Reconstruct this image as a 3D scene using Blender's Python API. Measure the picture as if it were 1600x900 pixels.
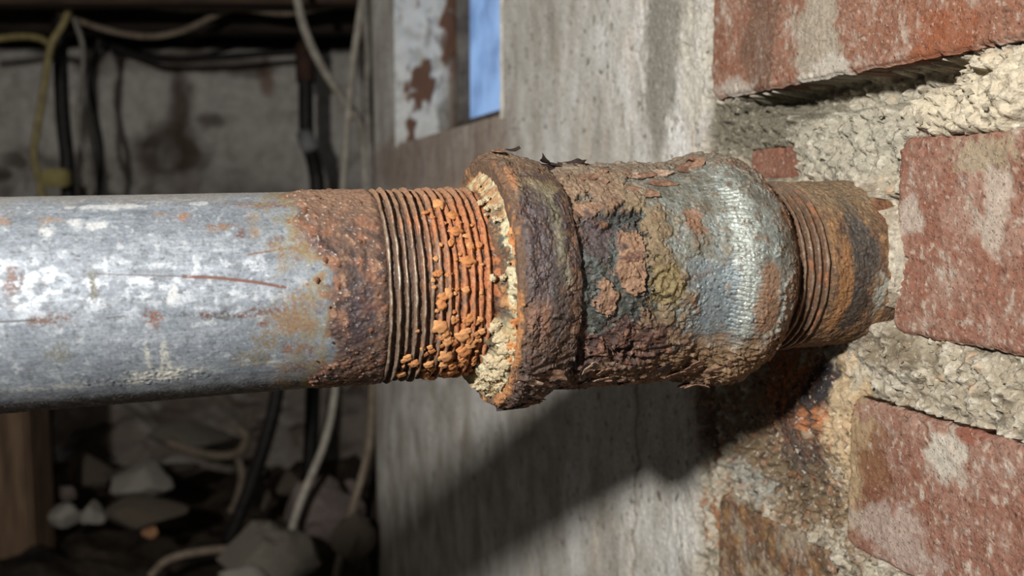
import bpy, bmesh, math, random
import numpy as np
from mathutils import Vector, Matrix, noise as mnoise

for o in list(bpy.data.objects): bpy.data.objects.remove(o)
scene = bpy.context.scene
COL = scene.collection
random.seed(7); RNG = np.random.default_rng(7)

# ------------------------------------------------------------------ camera
F = 1400.0                                   # focal length in pixels of a 1600x900 frame
PITCH = math.radians(5.5)
CAM = np.array([0.0, 0.0, 0.65])
cam = bpy.data.cameras.new('camera'); camo = bpy.data.objects.new('camera', cam); COL.objects.link(camo)
camo.location = CAM; camo.rotation_euler = (math.radians(90) - PITCH, 0, 0)
cam.sensor_width = 36; cam.lens = 36 * F / 1600; cam.clip_start = 0.01; cam.clip_end = 50
cam.dof.use_dof = True; cam.dof.focus_distance = 0.285; cam.dof.aperture_fstop = 12.5
scene.camera = camo
# ------------------------------------------------------------------ world, lamps, exposure
w = bpy.data.worlds.new('world'); scene.world = w; w.use_nodes = True
w.node_tree.nodes['Background'].inputs[0].default_value = (0.85, 0.93, 1.0, 1)
w.node_tree.nodes['Background'].inputs[1].default_value = 0.12
def lamp(name, loc, power, radius, color):
    l = bpy.data.lights.new(name, 'POINT'); l.energy = power; l.shadow_soft_size = radius; l.color = color
    o = bpy.data.objects.new(name, l); o.location = loc; COL.objects.link(o); return o
lamp('work_lamp', (-0.30, -0.30, 0.65 + 0.225), 40.0, 0.028, (1.0, 0.965, 0.92))
vs = scene.view_settings
vs.view_transform = 'Standard'; vs.look = 'None'; vs.gamma = 1.0; vs.use_curve_mapping = False; vs.exposure = 0.0

# ------------------------------------------------------------------ geometry of the view (only used to measure)
RIGHT = np.array([1.0, 0, 0]); FWD = np.array([0, math.cos(PITCH), -math.sin(PITCH)]); UP = np.array([0, math.sin(PITCH), math.cos(PITCH)])
def ray(px, py): return RIGHT * (px - 800) / F + UP * (450 - py) / F + FWD
def pt(px, py, Z): return CAM + Z * ray(px, py)
TP = math.tan(math.radians(18))
def axis_depth(px): return 0.25 * (1 + 800 * TP / F) / (1 - (px - 800) * TP / F)
PA = pt(0, 477, axis_depth(0)); PB = pt(1315, 410, axis_depth(1315))
AX = (PB - PA) / np.linalg.norm(PB - PA)
E2 = np.array([0, 0, 1.0]); E2 = E2 - AX * E2.dot(AX); E2 /= np.linalg.norm(E2)
E1 = np.cross(E2, AX); E1 = E1 if E1[1] < 0 else -E1          # towards the viewer's side
def u_px(px):
    X = px - 800; d = PA - CAM
    Ax, Az = d.dot(RIGHT), d.dot(FWD); ax, az = AX.dot(RIGHT), AX.dot(FWD)
    return (X * Az - F * Ax) / (F * ax - X * az)
def hit(px, py, r):                                           # photo point -> (u, theta) on a pipe of radius r
    d = ray(px, py); o = CAM - PA
    d2 = d - AX * d.dot(AX); o2 = o - AX * o.dot(AX)
    a, b, c = d2.dot(d2), 2 * d2.dot(o2), o2.dot(o2) - r * r
    D = max(b * b - 4 * a * c, 0); t = (-b - math.sqrt(D)) / (2 * a)
    q = o + t * d
    return q.dot(AX), math.atan2(q.dot(E2), q.dot(E1))
def on_pipe(u, th, r): return PA + AX * u + r * (E1 * math.cos(th) + E2 * math.sin(th))
WH = math.radians(19.5)
WS = np.array([-math.sin(WH), math.cos(WH), 0]); WN = np.array([-math.cos(WH), -math.sin(WH), 0]); WP = np.array([PB[0], PB[1], 0])
def wall_hit(px, py, d=0.0):                                  # photo point -> (s, z) on the right wall
    r = ray(px, py); t = ((WP + WN * d) - CAM).dot(WN) / r.dot(WN); q = CAM + t * r
    return (q - WP).dot(WS), q[2]
def wall_pt(s, z, d=0.0): return WP + WS * s + WN * d + np.array([0, 0, z])

# ------------------------------------------------------------------ noise
def _h(ix, iy, seed):
    n = (ix.astype(np.int64) * 374761393 + iy.astype(np.int64) * 668265263 + seed * 1442695041) & 0xFFFFFFFF
    n = ((n ^ (n >> 13)) * 1274126177) & 0xFFFFFFFF
    n = ((n ^ (n >> 15)) * 2246822519) & 0xFFFFFFFF
    return (n ^ (n >> 16)) / 4294967295.0
def perlin(x, y, seed=0):
    ix = np.floor(x); iy = np.floor(y); fx = x - ix; fy = y - iy
    ux = fx * fx * fx * (fx * (fx * 6 - 15) + 10); uy = fy * fy * fy * (fy * (fy * 6 - 15) + 10)
    def g(a, b):
        an = _h(ix + a, iy + b, seed) * 6.2831853
        return np.cos(an) * (fx - a) + np.sin(an) * (fy - b)
    return 1.5 * ((g(0, 0) * (1 - ux) + g(1, 0) * ux) * (1 - uy) + (g(0, 1) * (1 - ux) + g(1, 1) * ux) * uy)
def fbm(x, y, oct=4, seed=0, gain=0.5):
    s = 0; a = 1.0; t = 0
    for i in range(oct):
        s = s + a * perlin(x * 2 ** i + 17.3 * i, y * 2 ** i - 9.1 * i, seed + i); t += a; a *= gain
    return s / t * 1.4
def ridged(x, y, oct=3, seed=0):
    s = 0; a = 1.0; t = 0
    for i in range(oct):
        s = s + a * (1 - np.abs(perlin(x * 2 ** i, y * 2 ** i, seed + i)) * 2); t += a; a *= .5
    return s / t
def voro(x, y, seed=0):
    ix = np.floor(x); iy = np.floor(y); f1 = np.full(x.shape, 9.0); f2 = f1.copy(); cid = np.zeros(x.shape)
    for a in (-1, 0, 1):
        for b in (-1, 0, 1):
            cx = ix + a + .1 + .8 * _h(ix + a, iy + b, seed); cy = iy + b + .1 + .8 * _h(ix + a, iy + b, seed + 51)
            d = np.hypot(cx - x, cy - y); n = d < f1
            f2 = np.where(n, f1, np.minimum(f2, d)); cid = np.where(n, _h(ix + a, iy + b, seed + 99), cid); f1 = np.where(n, d, f1)
    return f1, f2, cid
def sst(a, b, x):
    t = np.clip((x - a) / (b - a), 0, 1); return t * t * (3 - 2 * t)
def lin(*c):
    c = np.array(c, float) / 255; c = np.where(c <= .04045, c / 12.92, ((c + .055) / 1.055) ** 2.4)
    g = c.dot([.2126, .7152, .0722]); return g + (c - g) * .80
class Paint:                                                  # colour, roughness and metal of every vertex
    def __init__(s, shape, c, rough=.8, metal=0.0):
        s.c = np.empty(shape + (3,)); s.c[:] = lin(*c); s.r = np.full(shape, rough); s.m = np.full(shape, metal)
    def mix(s, mask, c, rough=None, metal=None):
        m = np.clip(mask, 0, 1); s.c = s.c * (1 - m[..., None]) + lin(*c) * m[..., None]
        if rough is not None: s.r = s.r * (1 - m) + rough * m
        if metal is not None: s.m = s.m * (1 - m) + metal * m
    def mul(s, f): s.c = np.clip(s.c * f[..., None], 0, 1)

# ------------------------------------------------------------------ materials
def N(nt, t, **k):
    n = nt.nodes.new(t)
    for a, b in k.items(): setattr(n, a, b)
    return n
def mat_attr(name, scale=900, var=.35, bump=.25, dist=.0004, rough_var=.15, spec=.5, stretch=(1, 1, 1), gain=1.0, mottle=(), pits=0, tint=(1, 1, 1)):
    """colour, roughness and metal come from the vertices; nodes add grain and fine relief"""
    m = bpy.data.materials.new(name); m.use_nodes = True; nt = m.node_tree; L = nt.links.new; b = nt.nodes['Principled BSDF']
    tc = N(nt, 'ShaderNodeTexCoord'); mp = N(nt, 'ShaderNodeMapping'); mp.inputs['Scale'].default_value = stretch
    L(tc.outputs['Object'], mp.inputs['Vector'])
    n1 = N(nt, 'ShaderNodeTexNoise'); n1.inputs['Scale'].default_value = scale; n1.inputs['Detail'].default_value = 6; n1.inputs['Roughness'].default_value = .65
    L(mp.outputs[0], n1.inputs['Vector'])
    at = N(nt, 'ShaderNodeAttribute', attribute_name='Col'); ar = N(nt, 'ShaderNodeAttribute', attribute_name='rough'); am = N(nt, 'ShaderNodeAttribute', attribute_name='metal')
    mr = N(nt, 'ShaderNodeMapRange'); mr.inputs['From Min'].default_value = .3; mr.inputs['From Max'].default_value = .7
    mr.inputs['To Min'].default_value = (1 - var) * gain; mr.inputs['To Max'].default_value = (1 + var) * gain; L(n1.outputs['Fac'], mr.inputs['Value'])
    mx = N(nt, 'ShaderNodeVectorMath', operation='SCALE'); 
    col = at.outputs['Color']
    for k, (c, sc_, lo_, hi_, am_) in enumerate(mottle):              # specks of other colours, gathered in patches
        nz = N(nt, 'ShaderNodeTexNoise'); nz.inputs['Scale'].default_value = sc_; nz.inputs['Detail'].default_value = 4; nz.inputs['Roughness'].default_value = .7
        of = N(nt, 'ShaderNodeVectorMath', operation='ADD'); of.inputs[1].default_value = (1.7 * k + .3, .9 * k, 2.1 * k); L(mp.outputs[0], of.inputs[0]); L(of.outputs[0], nz.inputs['Vector'])
        m2 = N(nt, 'ShaderNodeMapRange', interpolation_type='SMOOTHSTEP'); m2.inputs['From Min'].default_value = lo_; m2.inputs['From Max'].default_value = hi_; m2.inputs['To Max'].default_value = am_; L(nz.outputs['Fac'], m2.inputs['Value'])
        mc = N(nt, 'ShaderNodeMix', data_type='RGBA'); L(m2.outputs[0], mc.inputs['Factor']); L(col, mc.inputs['A']); mc.inputs['B'].default_value = (*lin(*c), 1); col = mc.outputs['Result']
    L(col, mx.inputs[0]); L(mr.outputs[0], mx.inputs['Scale'])
    tn = N(nt, 'ShaderNodeVectorMath', operation='MULTIPLY'); L(mx.outputs[0], tn.inputs[0]); tn.inputs[1].default_value = tint; L(tn.outputs[0], b.inputs['Base Color'])
    r2 = N(nt, 'ShaderNodeMapRange'); r2.inputs['From Min'].default_value = .3; r2.inputs['From Max'].default_value = .7
    r2.inputs['To Min'].default_value = -rough_var; r2.inputs['To Max'].default_value = rough_var; L(n1.outputs['Fac'], r2.inputs['Value'])
    ad = N(nt, 'ShaderNodeMath', operation='ADD', use_clamp=True); L(ar.outputs['Fac'], ad.inputs[0]); L(r2.outputs[0], ad.inputs[1]); L(ad.outputs[0], b.inputs['Roughness'])
    L(am.outputs['Fac'], b.inputs['Metallic']); b.inputs['Specular IOR Level'].default_value = spec
    bp = N(nt, 'ShaderNodeBump'); bp.inputs['Strength'].default_value = bump; bp.inputs['Distance'].default_value = dist
    L(n1.outputs['Fac'], bp.inputs['Height'])
    if pits:
        vo = N(nt, 'ShaderNodeTexVoronoi'); vo.inputs['Scale'].default_value = pits; L(mp.outputs[0], vo.inputs['Vector'])
        pr = N(nt, 'ShaderNodeMapRange'); pr.inputs['From Min'].default_value = .05; pr.inputs['From Max'].default_value = .35; L(vo.outputs['Distance'], pr.inputs['Value'])
        b2 = N(nt, 'ShaderNodeBump'); b2.inputs['Strength'].default_value = .5; b2.inputs['Distance'].default_value = .0006; L(pr.outputs[0], b2.inputs['Height']); L(bp.outputs[0], b2.inputs['Normal']); L(b2.outputs[0], b.inputs['Normal'])
    else: L(bp.outputs[0], b.inputs['Normal'])
    return m
def mat_noise(name, c1, c2, scale=30, rough=.85, bump=.3, dist=.003, spec=.3, metal=0.0, stretch=(1, 1, 1)):
    m = bpy.data.materials.new(name); m.use_nodes = True; nt = m.node_tree; L = nt.links.new; b = nt.nodes['Principled BSDF']
    tc = N(nt, 'ShaderNodeTexCoord'); mp = N(nt, 'ShaderNodeMapping'); mp.inputs['Scale'].default_value = stretch
    L(tc.outputs['Object'], mp.inputs['Vector'])
    n1 = N(nt, 'ShaderNodeTexNoise'); n1.inputs['Scale'].default_value = scale; n1.inputs['Detail'].default_value = 5; n1.inputs['Roughness'].default_value = .6
    L(mp.outputs[0], n1.inputs['Vector'])
    cr = N(nt, 'ShaderNodeValToRGB'); cr.color_ramp.elements[0].position = .35; cr.color_ramp.elements[1].position = .65
    cr.color_ramp.elements[0].color = (*lin(*c1), 1); cr.color_ramp.elements[1].color = (*lin(*c2), 1)
    L(n1.outputs['Fac'], cr.inputs[0]); L(cr.outputs[0], b.inputs['Base Color'])
    b.inputs['Roughness'].default_value = rough; b.inputs['Metallic'].default_value = metal; b.inputs['Specular IOR Level'].default_value = spec
    bp = N(nt, 'ShaderNodeBump'); bp.inputs['Strength'].default_value = bump; bp.inputs['Distance'].default_value = dist
    L(n1.outputs['Fac'], bp.inputs['Height']); L(bp.outputs[0], b.inputs['Normal'])
    return m
M_METAL = mat_attr('galvanised_and_rusted_steel', 1100, .22, .25, .0003, .10, gain=.76, tint=(.96, 1.0, 1.05), mottle=[((70, 66, 62), 900, .60, .70, .55), ((214, 212, 206), 700, .60, .70, .45), ((120, 84, 58), 420, .62, .72, .45)])
M_RUST = mat_attr('scaly_rust', 800, .42, .55, .0009, .12, .5, gain=.70, tint=(.95, 1.03, .99), mottle=[((46, 34, 30), 520, .56, .68, .6), ((190, 150, 112), 620, .59, .70, .45), ((170, 104, 52), 260, .56, .67, .3), ((212, 190, 160), 1100, .62, .72, .6)], pits=520)
M_WALL = mat_attr('mortar_and_plaster', 460, .25, .8, .0018, .05, .2, gain=1.08, mottle=[((92, 80, 64), 620, .60, .70, .6), ((222, 212, 192), 500, .56, .68, .5)], pits=480)
M_BRICK = mat_attr('old_brick', 600, .22, .6, .0011, .08, .25, gain=.72, tint=(1.0, .99, .93), mottle=[((222, 204, 186), 620, .57, .69, .6), ((104, 62, 44), 520, .57, .68, .6), ((196, 164, 146), 160, .54, .68, .25)], pits=700)
M_BACK = mat_attr('limewashed_back_wall', 40, .15, .3, .004, .05, .2)
M_NOD = [mat_noise('orange_rust_nodule', (160, 92, 30), (232, 150, 62), 900, .85, .5, .0006),
         mat_noise('ochre_rust_nodule', (184, 112, 48), (236, 172, 92), 900, .85, .5, .0006),
         mat_noise('red_rust_nodule', (96, 62, 42), (140, 92, 62), 900, .85, .5, .0006)]
M_CRUMB = mat_noise('cream_putty', (190, 160, 104), (240, 224, 184), 700, .9, .6, .0008)
M_FLAKE_D = mat_noise('dark_rust_scale', (34, 26, 24), (66, 48, 42), 600, .7, .6, .0006)
M_FLAKE_B = mat_noise('brown_rust_scale', (92, 62, 48), (150, 112, 84), 600, .8, .6, .0006)
M_FLAKE_P = mat_noise('pale_rust_scale', (130, 100, 80), (186, 158, 130), 600, .8, .6, .0006)

# ------------------------------------------------------------------ object helpers
def mesh_from(name, V, Fq, paint=None, smooth=True):
    me = bpy.data.meshes.new(name); V = np.asarray(V, np.float32).reshape(-1, 3); Fq = np.asarray(Fq, np.int32); n, k = Fq.shape
    me.vertices.add(len(V)); me.vertices.foreach_set('co', V.ravel())
    me.loops.add(n * k); me.loops.foreach_set('vertex_index', Fq.ravel())
    me.polygons.add(n); me.polygons.foreach_set('loop_start', np.arange(0, n * k, k, dtype=np.int32))
    me.update(calc_edges=True)
    me.polygons.foreach_set('use_smooth', np.full(n, smooth))
    if paint is not None:
        a = me.attributes.new('Col', 'FLOAT_COLOR', 'POINT'); c = np.ones((len(V), 4), np.float32); c[:, :3] = paint.c.reshape(-1, 3); a.data.foreach_set('color', c.ravel())
        for nm, v in (('rough', paint.r), ('metal', paint.m)):
            a = me.attributes.new(nm, 'FLOAT', 'POINT'); a.data.foreach_set('value', v.astype(np.float32).ravel())
    me.validate(); return me
def grid_faces(nu, nv, keep=None, flip=False):
    i, j = np.meshgrid(np.arange(nu - 1), np.arange(nv - 1), indexing='ij'); a = i * nv + j
    q = np.stack([a, a + 1, a + nv + 1, a + nv], -1)
    if flip: q = q[..., ::-1]
    return q[keep] if keep is not None else q.reshape(-1, 4)
def tag(o, label=None, cat=None, group=None, kind=None):
    for k, v in (('label', label), ('category', cat), ('group', group), ('kind', kind)):
        if v: o[k] = v
    return o
def thing(name, loc, label, cat, group=None):
    o = bpy.data.objects.new(name, None); o.empty_display_size = .02; o.location = loc; COL.objects.link(o); return tag(o, label, cat, group)
def put(name, me, mat, parent=None, loc=(0, 0, 0)):
    o = bpy.data.objects.new(name, me); COL.objects.link(o); o.location = loc
    if mat and not me.materials: me.materials.append(mat)
    if parent: o.parent = parent
    return o
def solid(name, V, Fq, mat, parent=None, paint=None, smooth=True):
    V = np.asarray(V, float).reshape(-1, 3)
    if parent: org = np.array(parent.matrix_basis.translation)
    else: org = np.array([(V[:, 0].min() + V[:, 0].max()) / 2, (V[:, 1].min() + V[:, 1].max()) / 2, V[:, 2].min()])
    o = put(name, mesh_from(name, V - org, Fq, paint, smooth), mat, parent)
    if not parent: o.location = org
    return o
def box_vf(c, half, ex=(1, 0, 0), ey=(0, 1, 0), ez=(0, 0, 1), bev=.1, n=1):
    """box with chamfered edges as vertices and faces"""
    bm = bmesh.new(); bmesh.ops.create_cube(bm, size=2)
    for v in bm.verts: v.co = Vector((v.co.x * half[0], v.co.y * half[1], v.co.z * half[2]))
    bmesh.ops.bevel(bm, geom=bm.edges[:], offset=min(half) * bev, segments=2, affect='EDGES')
    bmesh.ops.triangulate(bm, faces=bm.faces[:])
    ex, ey, ez = map(np.array, (ex, ey, ez))
    V = np.array([np.array(c) + ex * v.co.x + ey * v.co.y + ez * v.co.z for v in bm.verts]); bm.verts.index_update()
    Fq = np.array([[v.index for v in f.verts] for f in bm.faces]); bm.free(); return V, Fq
def spline(P, n):
    P = np.array(P, float); P = np.vstack([2 * P[0] - P[1], P, 2 * P[-1] - P[-2]]); out = []
    for i in range(1, len(P) - 2):
        for t in np.linspace(0, 1, n, endpoint=False):
            a, b, c, d = P[i - 1], P[i], P[i + 1], P[i + 2]
            out.append(.5 * ((2 * b) + (c - a) * t + (2 * a - 5 * b + 4 * c - d) * t * t + (3 * b - a - 3 * c + d) * t ** 3))
    out.append(P[-2]); return np.array(out)
def tube_vf(P, r, n=10):
    P = np.array(P); T = np.gradient(P, axis=0); T /= np.linalg.norm(T, axis=1)[:, None]
    a = np.cross(T[0], [0.3, 1, .2]); a /= np.linalg.norm(a); V = []
    for p, t in zip(P, T):
        a = a - t * a.dot(t); a /= np.linalg.norm(a); b = np.cross(t, a)
        for k in range(n):
            an = 2 * math.pi * k / n; V.append(p + r * (a * math.cos(an) + b * math.sin(an)))
    Fq = []
    for i in range(len(P) - 1):
        for k in range(n): Fq.append([i * n + k, i * n + (k + 1) % n, (i + 1) * n + (k + 1) % n, (i + 1) * n + k])
    m = len(P) * n; V += [P[0], P[-1]]
    for k in range(n):
        Fq.append([m, m, (k + 1) % n, k]); Fq.append([m + 1, m + 1, (len(P) - 1) * n + k, (len(P) - 1) * n + (k + 1) % n])
    tri = [f for f in Fq if f[0] == f[1]]; q = [f for f in Fq if f[0] != f[1]]
    q = [[f[0], f[1], f[2]] for f in q] + [[f[0], f[2], f[3]] for f in q] + [[f[0], f[2], f[3]] for f in tri]
    return np.array(V), np.array(q)
def blob_mesh(name, seed, sub=2, amp=.3, freq=1.4, flat=1.0, cuts=0):
    bm = bmesh.new(); bmesh.ops.create_icosphere(bm, subdivisions=sub, radius=1); rnd = random.Random(seed)
    planes = [(Vector((rnd.uniform(-1, 1), rnd.uniform(-1, 1), rnd.uniform(-1, 1))).normalized(), rnd.uniform(.5, .8)) for _ in range(cuts)]
    for v in bm.verts:
        d = v.co.normalized(); p = d * (1 + amp * mnoise.noise(d * freq + Vector((seed * 7.1, seed * 3.3, 0))) + amp * .5 * mnoise.noise(d * freq * 2.6 + Vector((seed * 1.7, 9, seed))))
        for n_, k in planes:
            e = p.dot(n_) - k
            if e > 0: p = p - n_ * e * .9
        v.co = Vector((p.x, p.y, p.z * flat))
    me = bpy.data.meshes.new(name); bm.to_mesh(me); bm.free()
    me.polygons.foreach_set('use_smooth', np.full(len(me.polygons), cuts == 0)); return me
def lathe_obj(name, us, rs, ths, mat, parent, paint, caps=True):
    """us (nu,), rs (nu,nv) radius, ths (nv,): an open-seam turned surface closed at the back"""
    U, TH = np.meshgrid(us, ths, indexing='ij')
    V = PA + U[..., None] * AX + rs[..., None] * (np.cos(TH)[..., None] * E1 + np.sin(TH)[..., None] * E2)
    nu, nv = U.shape
    return solid(name, V, grid_faces(nu, nv, flip=True), mat, parent, paint)
def thetas(n):
    v = np.linspace(-1, 1, n); return math.pi * (.62 * v + .38 * v ** 3)
# ================================================================== THE SETTING
def ell(S, Z, px, py, rx, ry, nz=0, soft=.25):
    """mask of a patch on the right wall, measured in the photo, laid out in wall millimetres"""
    s, z = wall_hit(px, py); s1 = wall_hit(px - rx, py)[0]; z1 = wall_hit(px, py - ry)[1]
    d = np.hypot((S - s * 1000) / (abs(s1 - s) * 1000), (Z - (z - .65) * 1000) / (abs(z1 - z) * 1000))
    return sst(1 + soft, 1 - soft, d + nz)
S_PL = wall_hit(1108, 100)[0]; S_END = wall_hit(592, 700)[0]
S_N1 = wall_hit(789, 80)[0]; S_N2 = wall_hit(622, 120)[0]; Z_SILL = wall_hit(700, 203)[1]; CEIL = 1.12
def grow(a, b, step, k):
    out = [a]
    while out[-1] < b: out.append(out[-1] + step); step *= k
    return out
sv = np.array(sorted(set(np.round(np.concatenate([-np.array(grow(.09, .34, .0012, 1.05)), np.arange(-.09, .13, .0007), np.minimum(grow(.13, S_END, .0007, 1.006), S_END)]), 6))))
zv = np.array(sorted(set(np.round(np.concatenate([.65 - np.array(grow(.16, .66, .001, 1.035)), np.arange(.49, .78, .0008), .65 + np.minimum(grow(.13, CEIL - .65, .001, 1.035), CEIL - .65)]), 6))))
SG, ZG = np.meshgrid(sv, zv, indexing='ij'); S = SG * 1000; Z = (ZG - .65) * 1000
# brick courses: (s_left, s_right, z_bottom, z_top) with s growing away from the viewer
def sz(px, py): return wall_hit(px, py)
bt_l, bt_b = sz(1120, 157); bm_l, bm_t = sz(1409, 216); bm_b = sz(1420, 523)[1]; bb_l, bb_t = sz(1338, 616); bb_b = sz(1306, 836)[1]
BR = [  # s_far, s_near, z_bottom, z_top, proud, tone, corner shifts
    (bt_l, bt_l - .225, bt_b, bt_b + .066, .0035, 0, 'deep'),
    (bm_l, bm_l - .215, bm_b, bm_t, .0015, 1, ''),
    (bb_l, bb_l - .215, bb_b, bb_t, .0030, 2, ''),
]
bl_r = sz(1296, 850)[0]
BR.append((sz(1118, 800)[0], bl_r, bb_b - .060, sz(1180, 800)[1], -.0014, 3, ''))
BR.append((sz(1322, 850)[0] , sz(1322, 850)[0] - .215, bb_b - .078, bb_b - .012, .0, 2, ''))   # course below the frame
BR.append((sz(1160, 250)[0], sz(1236, 250)[0], sz(1200, 282)[1], sz(1200, 226)[1], -.0038, 4, ''))
n1 = fbm(S / 14, Z / 14, 5, 3); n2 = fbm(S / 4, Z / 4, 4, 8); n3 = fbm(S / 1.8, Z / 1.8, 3, 13)
f1, f2, cid = voro(S / 5 + n1 * .5, Z / 5 + n1 * .4, 21)
crumb = (1 - f1 * 1.2) * (.35 + .65 * cid)
pl = sst(S_PL * 1000 - 4, S_PL * 1000 + 4, S + n1 * 6)                  # plastered part
pls = sst(S_PL * 1000 + 8, S_PL * 1000 + 45, S + n1 * 10)                # smooth plaster
rg = ridged(S / 6 + n1 * .6, Z / 6 + n2 * .3, 4, 27); n4 = fbm(S / .9, Z / .9, 2, 29)
mort = -2.6 + n1 * 3.2 + n2 * 1.9 + n3 * .8 + n4 * .3 - sst(.45, .8, rg) * 1.5 + crumb * .7 + .9 * sst(.15, .3, n2)
mort += ell(S, Z, 1515, 150, 90, 62, n2 * .3) * 7.0                        # lump on top of the middle brick
mort += ell(S, Z, 1325, 220, 85, 58, n2 * .25) * 2.0
mort -= ell(S, Z, 1310, 145, 150, 30, n2 * .3) * 16                        # open joint under the top brick
mort -= ell(S, Z, 1432, 170, 14, 32, n2 * .3) * 9
mort -= ell(S, Z, 1376, 492, 26, 18, n2 * .3) * 14
mort -= ell(S, Z, 1385, 312, 26, 12, n2 * .3) * 8
mort += ell(S, Z, 1275, 640, 60, 85, n2 * .4, .6) * 7.0                        # rusty lump below the stub
mort += ell(S, Z, 1385, 545, 50, 40, n2 * .3) * 3.5
mort += ell(S, Z, 1500, 600, 110, 45, n2 * .3) * 2.0
plast = .6 + n1 * 1.1 * (1 - .6 * pls) + n2 * .45 * (1 - .8 * pls) + n3 * .22 * (1 - .7 * pls) + fbm(S / 60, Z / 160, 3, 5) * 1.5
chips = sst(.36, .5, fbm(S / 9, Z / 16, 4, 31)) * (1 - .75 * pls); plast -= chips * 1.6
# grooves and cracks of the plaster
sc, _ = wall_hit(992, 750); crk = np.abs(S - sc * 1000 - fbm(S * 0 + 3, Z / 22, 4, 77) * 7); plast -= sst(1.6, .3, crk) * 2.2 * sst(-35, -50, Z)
sc2, _ = wall_hit(1106, 660); crk2 = np.abs(S - sc2 * 1000 - fbm(S * 0 + 9, Z / 12, 4, 78) * 4); plast -= sst(2.6, .6, crk2) * 4.0 * sst(-28, -36, Z) * sst(-100, -70, Z)
sc3, _ = wall_hit(1004, 100); crk3 = np.abs(S - sc3 * 1000 - fbm(S * 0 + 5, Z / 18, 4, 79) * 8); plast -= sst(3.0, .8, crk3) * 1.6 * sst(40, 60, Z)
H = mort * (1 - pl) + plast * pl
under = np.zeros_like(S)
for (sf, sn, zb, zt, pr, tone, fl) in BR:
    wob = n2 * .8 + n1 * .8
    ins = np.minimum(np.minimum(S - sn * 1000, sf * 1000 - S), np.minimum(Z - (zb - .65) * 1000, (zt - .65) * 1000 - Z)) + wob
    under = np.maximum(under, sst(.6, 2.6, ins))
H = H * (1 - under) + (-12) * under
# the hole the stub pipe passes through
hp = (PB - WP)[2] - .65
rr = np.hypot(S, Z - hp * 1000); H = np.where(rr < 29, -14, H)
H += sst(44, 31, rr) * sst(28.5, 30, rr) * 1.5
side = sst(14, -10, S + n1 * 8)                                            # mortar squeezed up around the stub, most towards the brick
packd = (4.3 + n1 * 2.0 + n2 * 1.2) * side * sst(34.0 + n1 * 1.5, 30.6, rr) - 12 * (1 - side)
H = np.where((rr > 29.2) & (rr < 35), np.maximum(H, packd), H); pack = sst(36, 31, rr) * side
H -= (ell(S, Z, 1384, 488, 16, 14, n2 * .5) + ell(S, Z, 1388, 318, 22, 9, n2 * .5)) * 8 * (1 - under)        # gaps left in the packing
P = Paint(S.shape, (158, 146, 122), .92)
P.mix(sst(-.2, .5, n1), (176, 166, 144)); P.mix(sst(.1, .6, fbm(S / 7, Z / 7, 4, 40)), (128, 116, 94)); P.mix(sst(.25, .6, n2), (196, 188, 168))
P.mix(.8 * sst(.78, .95, cid) * sst(.35, .2, f1), (186, 150, 110)); P.mix(.8 * sst(.2, .05, cid) * sst(.35, .2, f1), (100, 92, 78))
P.mix(ell(S, Z, 1165, 195, 90, 50, n2 * .4), (112, 106, 88))
P.mix(.8 * ell(S, Z, 1325, 215, 90, 70, n2 * .4), (166, 160, 140)); P.mix(.75 * ell(S, Z, 1530, 150, 100, 70, n2 * .4), (204, 190, 160))
# plaster: pale grey limewash with hanging streaks
st = fbm(S / 24, Z / 70, 5, 60) * .75 + .3 * fbm(S / 6, Z / 16, 4, 61); st2 = fbm(S / 45, Z / 110, 4, 66)
Q = Paint(S.shape, (190, 186, 176), .9)
Q.mix(.8 * sst(-.1, .5, st), (210, 207, 198)); Q.mix(.7 * sst(.05, .5, -st), (164, 156, 142)); Q.mix(.7 * sst(.1, .5, st2), (218, 217, 212)); Q.mix(.5 * sst(.15, .5, -st2), (148, 140, 126))
Q.mix(.55 * chips, (128, 116, 96)); Q.mix(.8 * sst(.52, .62, fbm(S / 5, Z / 8, 3, 71)), (84, 72, 58))
Q.mix(.3 * sst(.3, .55, fbm(S / 14, Z / 60, 4, 73)), (196, 172, 142))
Q.mix(.75 * ell(S, Z, 1035, 90, 26, 160, n1 * .5), (122, 116, 102)); Q.mix(.6 * ell(S, Z, 1085, 100, 20, 120, n1 * .5), (196, 190, 172))
Q.mix(.5 * sst(3.0, .6, crk3) * sst(40, 60, Z), (100, 92, 80)); Q.mix(.7 * sst(2.2, .5, crk) * sst(-30, -50, Z), (96, 74, 52)); Q.mix(.8 * sst(4, 1, crk2) * sst(-25, -36, Z), (60, 46, 34))
dp = fbm(S / 40, Z / 60, 4, 91)
Q.mix(.6 * sst(.0, .5, dp) * sst(-20, -60, Z), (150, 138, 118))
lo = ell(S, Z, 700, 240, 120, 70, n1 * .3) * sst(S_N1 * 1000 - 40, S_N1 * 1000 + 20, S); Q.mix(.6 * lo, (150, 120, 100)); Q.mix(.5 * sst(.1, .4, st) * lo, (120, 84, 70))
P.c = P.c * (1 - pl[..., None]) + Q.c * pl[..., None]
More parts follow.
